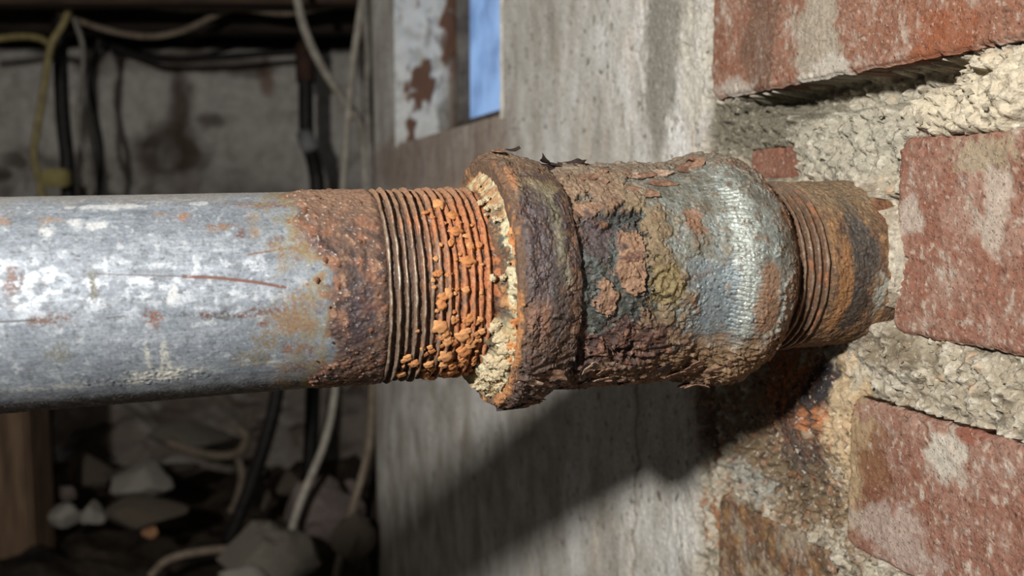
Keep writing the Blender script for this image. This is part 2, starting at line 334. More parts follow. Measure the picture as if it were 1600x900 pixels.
# rust that ran down the wall under the stub
rn = fbm(S / 6, Z / 14, 4, 45); rn2 = fbm(S / 3, Z / 5, 4, 46)
P.mix(.85 * ell(S, Z, 1225, 690, 110, 140, rn * .9), (128, 98, 66)); P.mix(ell(S, Z, 1262, 615, 66, 80, rn * .8), (150, 92, 46))
P.mix(sst(.0, .4, rn2) * ell(S, Z, 1250, 625, 62, 80, rn * .4), (196, 116, 54)); P.mix(ell(S, Z, 1298, 600, 26, 46, rn * .8), (50, 46, 46)); P.mix(.8 * ell(S, Z, 1250, 700, 40, 70, rn), (72, 62, 58))
P.mix(.8 * ell(S, Z, 1330, 690, 30, 120, rn * .7), (190, 164, 120)); P.mix(.8 * ell(S, Z, 1200, 740, 80, 40, rn), (110, 92, 64)); P.mix(.9 * ell(S, Z, 1130, 820, 28, 40, rn), (150, 96, 50))
P.mix(.7 * ell(S, Z, 1105, 660, 16, 60, rn * .5), (84, 52, 28)); P.mix(.8 * ell(S, Z, 1395, 545, 48, 36, rn * .7), (112, 98, 74)); P.mix(.8 * ell(S, Z, 1165, 750, 35, 25, rn * .7), (150, 150, 138))
P.mix(.7 * sst(.3, .55, rn2) * ell(S, Z, 1190, 680, 110, 160), (160, 92, 44)); P.mix(.8 * sst(.32, .5, fbm(S / 2.5, Z / 3.5, 3, 48)) * ell(S, Z, 1230, 720, 110, 180), (52, 44, 38))
P.mix(.85 * pack * sst(-.5, .2, n2), (190, 180, 158)); P.mix(.75 * pack * sst(.0, .35, -n1 + .5 * n2), (130, 112, 88)); P.mix(.6 * pack * sst(.2, .45, n3), (110, 98, 80))
P.mix(.6 * sst(.2, .5, n2) * ell(S, Z, 1480, 560, 130, 60, n1), (196, 186, 164))
Vw = WP + SG[..., None] * WS + (H / 1000)[..., None] * WN; Vw[..., 2] = ZG
sm = (SG[:-1, :-1] + SG[1:, 1:]) / 2; zm = (ZG[:-1, :-1] + ZG[1:, 1:]) / 2
keep = ~((sm > S_N1) & (sm < S_N2) & (zm > Z_SILL))
wall = solid('wall_right', Vw, grid_faces(*S.shape, keep=keep), M_WALL, None, P); tag(wall, 'old brick wall with crumbling mortar and streaked grey plaster', kind='structure')
wall_org = np.array(wall.location)

def brick(idx, sf, sn, zb, zt, proud, tone):
    ns, nz = max(int(abs(sf - sn) / .0008), 12), max(int((zt - zb) / .0008), 12)
    if tone == 2 and zt < bb_b: ns, nz = 60, 20
    a = np.linspace(0, 1, ns + 1); b = np.linspace(0, 1, nz + 1); A, B = np.meshgrid(a, b, indexing='ij')
    s = (sf + (sn - sf) * A) * 1000; z = (zb + (zt - zb) * B - .65) * 1000
    sd = 100 + idx * 17
    w1 = fbm(s / 12, z / 12, 4, sd); w2 = fbm(s / 3, z / 3, 4, sd + 5); w3 = fbm(s / 1.2, z / 1.2, 2, sd + 9); w1 = w1 * .8 + w2 * .3
    e = np.minimum(np.minimum(A, 1 - A) * abs(sf - sn), np.minimum(B, 1 - B) * (zt - zb)) * 1000     # mm from the edge
    rnd = np.sqrt(np.clip(1 - (1 - np.clip(e / (2.2 + 1.2 * w1), 0, 1)) ** 2, 0, 1))
    chip = sst(.25, .5, w1 + .35 * w2) * sst(9, 2, e)
    h = proud * 1000 - 2.4 * (1 - rnd) + w1 * .7 + w2 * .28 + w3 * .12 - chip * 1.6 - sst(.5, .6, w2) * .8
    wobs = fbm(s * 0 + A.round() * 50, z / 8, 4, sd + 2) * 1.3; wobz = fbm(s / 9, z * 0 + B.round() * 50, 4, sd + 3) * 1.1
    ds_ = np.minimum(A, 1 - A) * abs(sf - sn) * 1000; dz_ = np.minimum(B, 1 - B) * (zt - zb) * 1000; RC_ = 6.0
    cx = np.clip(RC_ - ds_, 0, None); cz = np.clip(RC_ - dz_, 0, None); mm = np.maximum(cx, cz); f_ = np.where((cx > 0) & (cz > 0), mm / np.maximum(np.hypot(cx, cz), 1e-6), 1.0)
    s2 = s + wobs * (np.abs(A - .5) * 2) ** 6; z2 = z + wobz * (np.abs(B - .5) * 2) ** 6
    s2 = s2 + cx * (1 - f_) * np.where(A < .5, 1, -1) * np.sign(sn - sf); z2 = z2 + cz * (1 - f_) * np.where(B < .5, 1, -1)
    base, alt, alt2 = [((164, 108, 82), (174, 124, 100), (160, 96, 62)), ((162, 106, 84), (176, 132, 114), (154, 94, 68)), ((162, 108, 88), (174, 130, 112), (150, 92, 66)),
                       ((132, 92, 62), (116, 84, 66), (162, 108, 60)), ((156, 100, 78), (166, 116, 96), (132, 88, 72))][tone]
    p = Paint(s.shape, base, .88)
    p.mix(sst(-.1, .5, fbm(s / 16, z / 20, 4, sd + 20)), alt); p.mix(.8 * sst(.1, .5, fbm(s / 13, z / 13, 4, sd + 24)), alt2)
    p.mix(.5 * sst(.1, .45, w2), alt); p.mix(.8 * sst(.45, .6, w2), tuple(int(c * .6) for c in base))
    if tone != 4:
        ef = fbm(s / 9, z / 15, 5, sd + 30); p.mix(.42 * sst(-.1, .6, ef + .2 * w2), (190, 158, 142)); p.mix(.55 * sst(.3, .6, ef * .8 + .5 * w2), (212, 198, 184))
        p.mix(.65 * sst(.38, .55, fbm(s / 2, z / 4, 3, sd + 33) + .25 * ef), (214, 200, 186)); p.mix(.5 * sst(.3, .5, fbm(s / 1.1, z / 1.6, 3, sd + 37)), (122, 72, 58))
    if tone == 0:
        p.mix(.8 * ell(s, z, 1285, 60, 30, 110, w1 * .8), (186, 178, 160)); p.mix(.7 * ell(s, z, 1200, 60, 26, 110, w1 * .8), (122, 92, 74)); p.mix(ell(s, z, 1300, 120, 45, 24, w1 * .8), (206, 196, 184))
        p.mix(.8 * ell(s, z, 1155, 140, 26, 18, w1 * .8), (206, 198, 188)); p.mix(.8 * ell(s, z, 1480, 60, 60, 45, w1 * .9), (166, 90, 48))
    if tone == 1:
        p.mix(.8 * ell(s, z, 1560, 330, 22, 60, w1 * .9), (206, 190, 176)); p.mix(.8 * ell(s, z, 1430, 335, 20, 30, w1 * .9), (206, 190, 178)); p.mix(.8 * ell(s, z, 1545, 240, 50, 26, w2 * .9), (178, 162, 132))
    if tone == 2:
        p.mix(.9 * ell(s, z, 1490, 700, 35, 40, w1 * .9), (212, 204, 190)); p.mix(.9 * ell(s, z, 1345, 720, 34, 120, w1 * .9), (186, 156, 112)); p.mix(.8 * ell(s, z, 1375, 760, 26, 80, w1 * .9), (134, 78, 46))
        p.mix(.7 * ell(s, z, 1400, 830, 70, 40, w1 * .9), (196, 176, 166)); p.mix(ell(s, z, 1525, 672, 24, 24, w1 * .7), (160, 96, 74))
    if tone == 3:
        p.mix(.8 * sst(.0, .5, w1), (106, 90, 62)); p.mix(.8 * sst(.15, .5, fbm(s / 6, z / 10, 4, sd + 50)), (176, 130, 70)); p.mix(.7 * sst(.3, .55, w2), (70, 60, 48)); p.mix(.8 * sst(.05, .4, -w1), (180, 164, 136)); p.mix(.6 * sst(.1, .4, fbm(s / 20, z / 16, 4, sd + 60)), (150, 140, 118))
    V = WP + (s2 / 1000)[..., None] * WS + (h / 1000)[..., None] * WN; V[..., 2] = z2 / 1000 + .65
    nu, nv = s.shape; Fq = grid_faces(nu, nv, flip=True); V = V.reshape(-1, 3)
    rim = [i * nv for i in range(nu)] + [(nu - 1) * nv + j for j in range(1, nv)] + [i * nv + nv - 1 for i in range(nu - 2, -1, -1)] + [j for j in range(nv - 2, 0, -1)]
    k0 = len(V); back = V[rim] - WN * .045; V = np.vstack([V, back]); m = len(rim)
    sk = np.array([[rim[i], rim[(i + 1) % m], k0 + (i + 1) % m, k0 + i] for i in range(m)])
    pc = Paint((len(V),), base, .9); pc.c[:k0] = p.c.reshape(-1, 3); pc.r[:k0] = p.r.ravel(); pc.c[k0:] = p.c.reshape(-1, 3)[rim]
    o = put('brick', mesh_from('brick', V - wall_org, np.vstack([Fq, sk]), pc), M_BRICK, wall)
    return o
for i, b in enumerate(BR): brick(i, b[0], b[1], b[2], b[3], b[4], b[5])
# loose mortar crumbs pressed into the joints
crumbs = [blob_mesh('mortar_crumb', 40 + i, 2, .9, 1.9, 1, 5) for i in range(4)]
M_MORT = mat_noise('mortar_crumb_grey', (160, 148, 122), (206, 194, 168), 500, .95, .6, .001)
M_STONE = mat_noise('mortar_pebble_tan', (150, 112, 80), (200, 170, 134), 500, .95, .5, .001)
for c in crumbs: c.materials.append(M_MORT)
k = 0
for (px, py, rx, ry, n, r0, r1) in [(1515, 152, 80, 50, 30, .4, 1.5), (1330, 225, 80, 45, 18, .4, 1.2), (1460, 580, 110, 35, 18, .4, 1.2), (1250, 650, 60, 60, 12, .5, 1.3), (1370, 170, 70, 16, 10, .6, 1.5), (1100, 70, 12, 110, 10, .4, 1.1)]:
    for _ in range(n):
        s, z = wall_hit(px + RNG.uniform(-rx, rx), py + RNG.uniform(-ry, ry))
        if any(b[1] - .001 < s < b[0] + .001 and b[2] - .001 < z < b[3] + .001 for b in BR): continue
        i = np.searchsorted(sv, s); j = np.searchsorted(zv, z); r = RNG.uniform(r0, r1) / 1000
        o = put('mortar_crumb', crumbs[k % 4], None, wall, wall_pt(s, z, H[i, j] / 1000) - wall_org); k += 1
        o.scale = (r * RNG.uniform(.8, 1.3), r * RNG.uniform(.8, 1.3), r * RNG.uniform(.7, 1)); o.rotation_euler = RNG.uniform(0, 6, 3)
        if py > 500 and RNG.random() < .25: o.material_slots[0].link = 'OBJECT'; o.material_slots[0].material = M_STONE
# window niche: jambs, sill, frame and the daylit pane
ND = .080
def quad_slab(name, c, half, ex, ey, mat, parent, bev=.08): return solid(name, *box_vf(c, half, ex, ey, (0, 0, 1), bev), mat, parent, smooth=False)
M_JAMB = mat_attr('flaking_limewash', 60, .15, .3, .004, .05, .2)
def jamb(s, sign, name):
    d = np.linspace(0.004, -ND, 60); z = np.linspace(Z_SILL - .004, CEIL, 160); D, ZZ = np.meshgrid(d, z, indexing='ij'); q = fbm(D * 22, ZZ * 13, 4, 5); q2 = fbm(D * 60, ZZ * 40, 4, 15)
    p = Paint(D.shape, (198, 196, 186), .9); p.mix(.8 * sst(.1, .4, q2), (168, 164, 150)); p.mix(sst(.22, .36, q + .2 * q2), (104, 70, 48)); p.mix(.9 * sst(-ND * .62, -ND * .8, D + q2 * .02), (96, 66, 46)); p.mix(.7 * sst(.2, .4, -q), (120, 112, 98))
    ds = q2 * .002 - sst(.22, .36, q + .2 * q2) * .003
    V = WP + WS * s + ds[..., None] * WS + D[..., None] * WN; V[..., 2] = ZZ
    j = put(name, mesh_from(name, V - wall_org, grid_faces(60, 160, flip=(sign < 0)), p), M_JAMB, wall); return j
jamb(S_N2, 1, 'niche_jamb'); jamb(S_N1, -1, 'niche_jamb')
M_PLAIN = mat_noise('dirty_plaster', (140, 124, 106), (176, 164, 148), 25, .9, .4)
V, Fq = box_vf(wall_pt((S_N1 + S_N2) / 2, Z_SILL - .012, -ND / 2), ((S_N2 - S_N1) / 2 + .01, ND / 2 - .002, .012), WS, WN)
put('niche_sill', mesh_from('niche_sill', V - wall_org, Fq, smooth=False), M_PLAIN, wall)
V, Fq = box_vf(wall_pt(S_END - .004, CEIL / 2, -.1), (.004, .098, CEIL / 2), WS, WN)
put('wall_return', mesh_from('wall_return', V - wall_org, Fq, smooth=False), M_PLAIN, wall)
win = thing('window_1', wall_pt((S_N1 + S_N2) / 2, Z_SILL, -ND), 'small basement window with pale blue daylight in plaster niche', None); win['kind'] = 'structure'
M_FRAME = mat_noise('weathered_window_frame', (70, 60, 50), (112, 100, 84), 40, .85, .4)
mid = (S_N1 + S_N2) / 2; hw = (S_N2 - S_N1) / 2
solid('frame', *box_vf(wall_pt(mid, Z_SILL + .012, -ND), (hw, .012, .014), WS, WN), M_FRAME, win, smooth=False)
solid('frame', *box_vf(wall_pt(S_N2 - .008, (Z_SILL + CEIL) / 2, -ND), (.003, .012, (CEIL - Z_SILL) / 2), WS, WN), M_FRAME, win, smooth=False)
mp = bpy.data.materials.new('daylit_dusty_glass'); mp.use_nodes = True; nt = mp.node_tree; b = nt.nodes['Principled BSDF']
b.inputs['Base Color'].default_value = (.12, .15, .18, 1); b.inputs['Roughness'].default_value = .3
tc = N(nt, 'ShaderNodeTexCoord'); nn = N(nt, 'ShaderNodeTexNoise'); nn.inputs['Scale'].default_value = 22; nn.inputs['Detail'].default_value = 4
cr = N(nt, 'ShaderNodeValToRGB'); cr.color_ramp.elements[0].position = .36; cr.color_ramp.elements[1].position = .6; cr.color_ramp.elements[0].color = (*lin(84, 128, 186), 1); cr.color_ramp.elements[1].color = (*lin(124, 172, 232), 1)
nt.links.new(tc.outputs['Object'], nn.inputs['Vector']); nt.links.new(nn.outputs['Fac'], cr.inputs[0]); nt.links.new(cr.outputs[0], b.inputs['Emission Color']); b.inputs['Emission Strength'].default_value = .9
solid('pane', *box_vf(wall_pt(mid, (Z_SILL + CEIL) / 2, -ND - .006), (hw, .002, (CEIL - Z_SILL) / 2), WS, WN), mp, win, smooth=False)

# floor, ceiling, back wall, left wall
BY = 2.25
x = np.linspace(-1.8, 1.4, 260); y = np.linspace(-.6, BY + .05, 240); X, Y = np.meshgrid(x, y, indexing='ij')
hh = fbm(X * 3, Y * 3, 5, 4) * .05 + fbm(X * 14, Y * 14, 4, 9) * .018
mx, my = pt(60, 905, 1.5)[:2]; hh += .07 * np.exp(-((X - mx) ** 2 / .06 + (Y - my) ** 2 / .03))
p = Paint(X.shape, (60, 50, 40), .95); q = fbm(X * 8, Y * 8, 4, 12); p.mix(sst(0, .5, q), (84, 70, 56)); p.mix(sst(.1, .5, -q), (32, 28, 24))
M_DIRT = mat_attr('dark_dirt', 60, .4, .6, .01, .05, .15)
fl = solid('floor', np.stack([X, Y, hh - .03], -1), grid_faces(260, 240, flip=True), M_DIRT, None, p); tag(fl, 'dark uneven earth floor strewn with rubble', kind='structure')
FLOOR_Z = lambda px, py, Z: pt(px, py, Z)
x = np.linspace(-1.8, 1.4, 420); z = np.linspace(-.05, CEIL + .05, 220); X, ZZ = np.meshgrid(x, z, indexing='ij')
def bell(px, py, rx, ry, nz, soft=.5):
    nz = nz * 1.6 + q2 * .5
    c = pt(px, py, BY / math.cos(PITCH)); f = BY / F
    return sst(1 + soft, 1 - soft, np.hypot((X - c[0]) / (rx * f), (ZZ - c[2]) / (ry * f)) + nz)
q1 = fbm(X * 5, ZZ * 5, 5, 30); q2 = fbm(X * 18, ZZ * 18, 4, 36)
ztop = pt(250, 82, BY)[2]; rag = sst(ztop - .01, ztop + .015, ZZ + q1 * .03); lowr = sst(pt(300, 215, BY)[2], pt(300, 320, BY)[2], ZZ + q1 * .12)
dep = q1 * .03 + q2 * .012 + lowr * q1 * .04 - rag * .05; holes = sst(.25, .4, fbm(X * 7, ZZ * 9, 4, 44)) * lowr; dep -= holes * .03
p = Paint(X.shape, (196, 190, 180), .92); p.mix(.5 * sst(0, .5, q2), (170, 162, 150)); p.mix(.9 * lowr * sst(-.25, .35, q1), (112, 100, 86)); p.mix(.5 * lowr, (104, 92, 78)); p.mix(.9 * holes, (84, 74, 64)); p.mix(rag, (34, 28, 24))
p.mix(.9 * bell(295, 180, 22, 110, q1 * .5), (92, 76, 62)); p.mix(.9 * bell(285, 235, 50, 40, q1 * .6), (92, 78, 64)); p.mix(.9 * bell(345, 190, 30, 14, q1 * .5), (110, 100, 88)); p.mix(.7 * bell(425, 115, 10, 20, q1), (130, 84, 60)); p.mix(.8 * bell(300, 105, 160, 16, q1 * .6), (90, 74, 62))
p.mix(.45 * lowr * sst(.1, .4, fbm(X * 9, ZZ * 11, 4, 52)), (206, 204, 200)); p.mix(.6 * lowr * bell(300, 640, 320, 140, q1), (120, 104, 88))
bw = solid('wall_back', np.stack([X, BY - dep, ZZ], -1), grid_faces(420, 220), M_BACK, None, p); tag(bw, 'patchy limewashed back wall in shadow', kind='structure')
M_CEIL = mat_noise('dark_floorboards', (26, 22, 18), (48, 38, 30), 14, .9, .4, stretch=(1, 8, 1))
ce = solid('ceiling', *box_vf((-.2, 1.05, CEIL + .02), (1.6, 1.25, .012)), M_CEIL, smooth=False); tag(ce, 'dark underside of the floorboards', kind='structure')
wl = solid('wall_left', *box_vf((-1.82, 1.05, CEIL / 2), (.02, 1.25, CEIL / 2)), M_PLAIN, smooth=False); tag(wl, 'rough plastered side wall of the crawl space', kind='structure')
# ================================================================== THE PIPE RUN
def prof(us, ctrl, soft=0):
    u = [u_px(a) for a, b in ctrl]; r = [b * axis_depth(a) / F for a, b in ctrl]
    return np.interp(us, u, r)
def seam(rs): m = (rs[:, 0] + rs[:, -1]) / 2; rs[:, 0] = m; rs[:, -1] = m; return rs
R0 = .030
def mark(Um, Wm, px, py, rx, ry, r, nz=0, soft=.3, rref=None):
    """mask of a patch on a pipe of radius r, laid out in millimetres along and around it"""
    rref = rref or r; u, th = hit(px, py, r); k = axis_depth(px) / F * 1000
    return sst(1 + soft, 1 - soft, np.hypot((Um - u * 1000) / (rx * k * 1.05), (Wm - th * rref * 1000) / (ry * k * 1.08)) + nz)
# ---- galvanised pipe
pipe = thing('galvanized_pipe', PA + AX * u_px(300) - E2 * R0, 'long galvanised steel pipe with a rusted threaded end entering the coupling', 'pipe')
uT0, uT1 = u_px(578), u_px(730)
us = np.concatenate([np.linspace(-.16, -.006, 40), np.linspace(-.005, u_px(560), 400), np.linspace(u_px(560) + .0003, u_px(745), 120)]); ths = thetas(560)
U, TH = np.meshgrid(us, ths, indexing='ij'); Um = U * 1000; Wm = TH * R0 * 1000
a1 = fbm(Um / 11, Wm / 11, 5, 201); a2 = fbm(Um / 3.2, Wm / 3.2, 4, 207); a3 = fbm(Um / 1.1, Wm / 1.1, 3, 211); a4 = fbm(Um / 18, Wm / 5, 5, 215)
f1, f2, cid = voro(Um / 2.6 + a2 * .4, Wm / 1.7 + a2 * .4, 221)
ub = u_px(494) * 1000
up = sst(5, 34, Wm)                                                        # rust creeps further back along the top
rustd = Um - ub + a1 * 6 + a2 * 1.5 + a3 * .8 + up * 5 + 3 * sst(-18, -32, Wm)
rust = sst(-1.6, 1.6, rustd + a2 * .8); rh = sst(-.5, 5, rustd); halo = sst(-17, -1, rustd + a1 * 6 + a2 * 2)
P = Paint(U.shape, (150, 157, 164), .5, .3)
P.mix(.55 * sst(.4, .9, cid), (172, 178, 184), .46); P.mix(.4 * sst(.35, .1, cid), (134, 142, 150), .58); P.mix(.6 * sst(.0, .5, a4), (178, 184, 190), .44); P.mix(.5 * sst(.1, .5, -a4), (124, 132, 140), .6)
wh = sst(.02, .4, a2 * .7 + fbm(Um / 9, Wm / 4, 4, 231)) ; highlight_band = np.exp(-((Wm - 6) / 9) ** 2) * sst(u_px(520) * 1000, u_px(380) * 1000, Um)
P.mix(.8 * wh * highlight_band, (226, 230, 234), .38, .3); P.mix(.8 * sst(.15, .4, fbm(Um / 3.4, Wm / 1.8, 5, 236)) * highlight_band, (128, 132, 136), .7, .1)  # pipe's highlight painted in as near-white patches, broken by dull worn ones
P.mix(.6 * sst(.38, .55, a2), (190, 192, 190), .7, .1); P.mix(.5 * sst(.45, .6, -a2), (84, 88, 88), .7, .1)
a6 = fbm(Um / 16, Wm / .55, 3, 241); P.mul(1 + .16 * a6 + .10 * a3); P.mix(.5 * sst(.2, .45, fbm(Um / 7, Wm / 4, 5, 243)), (112, 118, 124), .65, .15); P.mix(.6 * sst(.42, .55, fbm(Um / 2.4, Wm / 1.6, 4, 247)), (84, 86, 86), .75, 0)
for (px, py, rx, ry) in [(170, 323, 40, 8), (310, 318, 12, 6), (75, 364, 8, 10), (118, 350, 9, 8), (270, 462, 6, 14), (150, 352, 15, 7)]: P.mix(.8 * mark(Um, Wm, px, py, rx, ry, R0, a2 * .8), (214, 212, 206), .6, .1)
# crusts of lime and drips
for (px, py, rx, ry, k) in [(231, 555, 5, 34, .9), (256, 555, 6, 34, .9), (255, 583, 75, 9, .8), (240, 592, 40, 10, .8), (90, 605, 90, 6, .5), (400, 568, 60, 4, .6)]: P.mix(k * sst(-.5, .3, a2 + .6 * a3) * mark(Um, Wm, px, py, rx, ry, R0, a2 * 1.2 + a1 * .9 + a3 * .4), (206, 200, 178), .85, 0)
grime_shade = sst(-23, -36, Wm + a2 * 4); P.mix(.92 * grime_shade, (66, 52, 40), .85, 0); P.mix(.6 * grime_shade * sst(.35, .5, a3), (160, 146, 124), .9, 0)  # underside shade painted in as a dark brown, speckled grime band
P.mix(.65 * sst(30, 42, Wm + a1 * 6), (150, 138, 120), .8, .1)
# rust freckles and scratches on the zinc
for (px, py, rx, ry, c) in [(76, 344, 14, 9, (176, 140, 104)), (5, 345, 8, 9, (176, 130, 90)), (250, 335, 10, 5, (176, 140, 110)), (285, 338, 9, 9, (186, 120, 62)), (425, 320, 46, 7, (158, 92, 48)), (345, 356, 20, 6, (160, 110, 62)), (376, 368, 8, 7, (120, 72, 46)), (398, 362, 7, 8, (176, 134, 92)),
                            (430, 380, 9, 8, (140, 90, 50)), (80, 500, 30, 7, (134, 92, 66)), (18, 440, 9, 22, (150, 110, 90)), (235, 502, 7, 14, (146, 84, 52)), (246, 500, 6, 10, (150, 94, 62)), (410, 505, 7, 8, (128, 66, 38)), (452, 488, 26, 9, (136, 74, 48)), (395, 490, 26, 6, (118, 80, 62)), (345, 494, 30, 5, (96, 82, 72)), (320, 492, 10, 5, (120, 70, 50)),
                            (465, 545, 22, 10, (150, 90, 44)), (472, 575, 28, 12, (140, 76, 40)), (420, 530, 18, 18, (146, 120, 70)), (480, 392, 22, 10, (160, 110, 60)), (470, 470, 22, 12, (160, 120, 80)), (400, 560, 26, 12, (140, 124, 84)), (90, 555, 14, 18, (128, 124, 106)), (145, 450, 5, 20, (130, 120, 84))]:
    P.mix(.9 * sst(-.5, .15, a3 + .5 * a2) * mark(Um, Wm, px, py, rx, ry, R0, a2 * 1.3 + a3 * .7 - .12, .4), tuple(int(v * .9) for v in c), .8, 0)
def stroke(Um, Wm, pts, wd, r, rref):
    d = np.full(Um.shape, 1e9); q = [(hit(x, y, r)[0] * 1000, hit(x, y, r)[1] * rref * 1000) for x, y in pts]
    for (x0, y0), (x1, y1) in zip(q, q[1:]):
        L2 = (x1 - x0) ** 2 + (y1 - y0) ** 2; t = np.clip(((Um - x0) * (x1 - x0) + (Wm - y0) * (y1 - y0)) / L2, 0, 1)
        d = np.minimum(d, np.hypot(Um - x0 - t * (x1 - x0), Wm - y0 - t * (y1 - y0)))
    return sst(wd, wd * .35, d)
scr = stroke(Um, Wm, [(288, 432), (340, 434), (400, 441), (446, 449)], .62, R0, R0); P.mix(.95 * scr, (126, 74, 52), .8, 0)
P.mix(.8 * stroke(Um, Wm, [(150, 428), (288, 432)], .28, R0, R0), (110, 96, 88), .7, 0)
P.mix(.85 * stroke(Um, Wm, [(388, 398), (430, 391), (486, 384)], .5, R0, R0), (124, 84, 56), .8, 0)
P.mix(.8 * stroke(Um, Wm, [(0, 503), (55, 500)], .35, R0, R0), (74, 70, 66), .7, 0); P.mix(.7 * stroke(Um, Wm, [(168, 497), (195, 494)], .35, R0, R0), (74, 70, 66), .7, 0)
P.mix(.85 * halo * sst(-.6, .2, a2 + .6 * a1), (146, 130, 86), .7, .1); P.mix(.6 * halo * sst(.1, .4, a1 + .4 * a3), (146, 98, 56), .8, 0); P.mix(.9 * sst(-3, -.5, rustd) * sst(.1, .4, a2), (170, 104, 48), .8, 0)
fr = sst(.56, .66, a2 + .3 * a3) * halo; P.mix(.9 * fr, (146, 80, 42), .85, 0)
P.mix(rust, (108, 76, 56), .78, .0); P.mix(rust * .9 * sst(.05, .45, a1), (92, 62, 54), .6); P.mix(rust * .8 * sst(.0, .4, fbm(Um / 6, Wm / 6, 4, 251)), (150, 92, 54)); P.mix(rust * .85 * sst(.05, .4, -a2), (66, 48, 42)); P.mix(rust * .7 * sst(.3, .5, a2), (176, 126, 84)); P.mix(rust * .75 * sst(14, 38, Wm), (158, 116, 82))
P.mix(rust * .9 * sst(.5, .6, a3 * .8 + .3 * a1), (206, 190, 168)); P.mix(rust * .7 * mark(Um, Wm, 560, 500, 22, 60, R0, a1), (70, 58, 62), .5)
thz = sst(uT0 * 1000 - 1, uT0 * 1000 + 2, Um)
P.mix(thz * .8, (84, 58, 40), .8); P.mix(thz * sst(u_px(625) * 1000, u_px(700) * 1000, Um + a1 * 5) * sst(-.4, .3, a2), (198, 112, 44), .9)
rs = prof(U, [(-900, 168), (0, 168), (300, 157.5), (560, 151)]) * 0 + R0
pit = sst(.42, .6, a2 + .3 * a3)
rs += (a1 * .06 + a2 * .03) / 1000 + rh * (.45 + a1 * .25 + a2 * .38 + a3 * .22 - pit * .35) / 1000 - scr * .12 / 1000
rs += sst(.1, .5, mark(Um, Wm, 250, 588, 70, 12, R0, a2)) * (a3 * .2) / 1000 + grime_shade * np.abs(a3) * .25 / 1000
rs -= thz * 1.15 / 1000
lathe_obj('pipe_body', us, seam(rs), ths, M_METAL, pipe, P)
# inner bore so that the far end is not a solid rod
lathe_obj('pipe_bore', np.linspace(-.16, -.10, 6), np.full((6, 64), .0265), thetas(64), M_METAL, pipe, Paint((6, 64), (70, 60, 50), .8))

def ridge(parent, uc, width, r0, height, seed, paintf, tilt=.0009, n=420, name='thread_ridge'):
    th = thetas(n); cs = np.linspace(-1, 1, 9); C, T = np.meshgrid(cs, th, indexing='ij')
    w = T * r0 * 1000; q = fbm(w / 6, C * .6 + seed * 3.1, 4, seed); q2 = fbm(w / 1.8, C * 1.3 + seed * 1.7, 4, seed + 7)
    uu = uc + C * width / 2 * (1 + .12 * q) + tilt * T / math.pi + q * .00018
    bumpy = np.clip(1 - np.abs(C) ** 3.2, 0, 1)
    rr = r0 - .0005 + (height + .0005) * bumpy * (1 + .10 * q) + q2 * .00016 * bumpy
    rr = seam(rr)
    V = PA + uu[..., None] * AX + rr[..., None] * (np.cos(T)[..., None] * E1 + np.sin(T)[..., None] * E2)
    return solid(name, V, grid_faces(9, n, flip=True), M_METAL, parent, paintf(C, T, q, q2))
NR = 13; pitch = (uT1 - uT0) / NR
for i in range(NR):
    t = i / (NR - 1)
    def pf(C, T, q, q2, t=t, i=i):
        p = Paint(C.shape, (140, 110, 82), .55, .25); p.mix(.6 * sst(.0, .5, q), (110, 88, 70), .5, .3); p.mix(.8 * sst(.5, .1, np.abs(C)) * sst(.75, .4, t) * sst(-.3, .3, q), (206, 188, 162), .36, .4)
        rusty = sst(.25, .75, t + .5 * q + .25 * q2 - .10 + .25 * sst(.2, .9, T)); p.mix(rusty, (202, 116, 46), .9, 0); p.mix(rusty * .8 * sst(.1, .5, q2), (226, 150, 74)); p.mix(rusty * .8 * sst(.15, .5, -q2), (130, 70, 36))
        p.mix(.8 * sst(.7, 1.3, T), (170, 120, 76), .9, 0); p.mix(.6 * sst(.25, .5, q2), (90, 56, 40), .8, 0)
        return p
    ridge(pipe, uT0 + (i + .5) * pitch, pitch * (.60 if t < .5 else .72), R0 - .00115, .00165 + .0004 * math.sin(i * 2.1), 300 + i * 5, pf)
# rust blisters and nodules on the thread
nods = [blob_mesh('rust_nodule', 70 + i, 3, .5, 1.5) for i in range(5)]
for i, m_ in enumerate(nods): m_.materials.append(M_NOD[[0, 0, 1, 1, 2][i]])
def scatter(name, meshes, parent, u, th, r, size, flat=.7):
    p = on_pipe(u, th, r); o = put(name, random.choice(meshes), None, parent, p - np.array(parent.location))
    nrm = Vector(E1 * math.cos(th) + E2 * math.sin(th)); o.rotation_mode = 'QUATERNION'
    o.rotation_quaternion = nrm.to_track_quat('Z', 'X') @ Vector((0, 0, 1)).rotation_difference(Vector((0, 0, 1)))
    o.scale = (size * random.uniform(.8, 1.2), size * random.uniform(.8, 1.4), size * flat); return o
for k in range(120):
    t = random.random() ** .6; px = 598 + 130 * t; th = random.triangular(-1.35, 1.25, -.55)
    if t < .45 and th > -.35: continue
    u = u_px(590 - 5 + 130 * t) + .0009 * th / math.pi
    scatter('rust_nodule', nods[:4], pipe, u, th, R0 + .0003, random.choice([.0006, .0008, .0010, .0013, .0017]) * random.uniform(.8, 1.15), .6)
for k in range(46):
    u = u_px(random.uniform(470, 575)); th = random.uniform(-1.2, 1.7); scatter('rust_nodule', [nods[4]], pipe, u, th, R0 + .0004, random.uniform(.0003, .0008), .6)

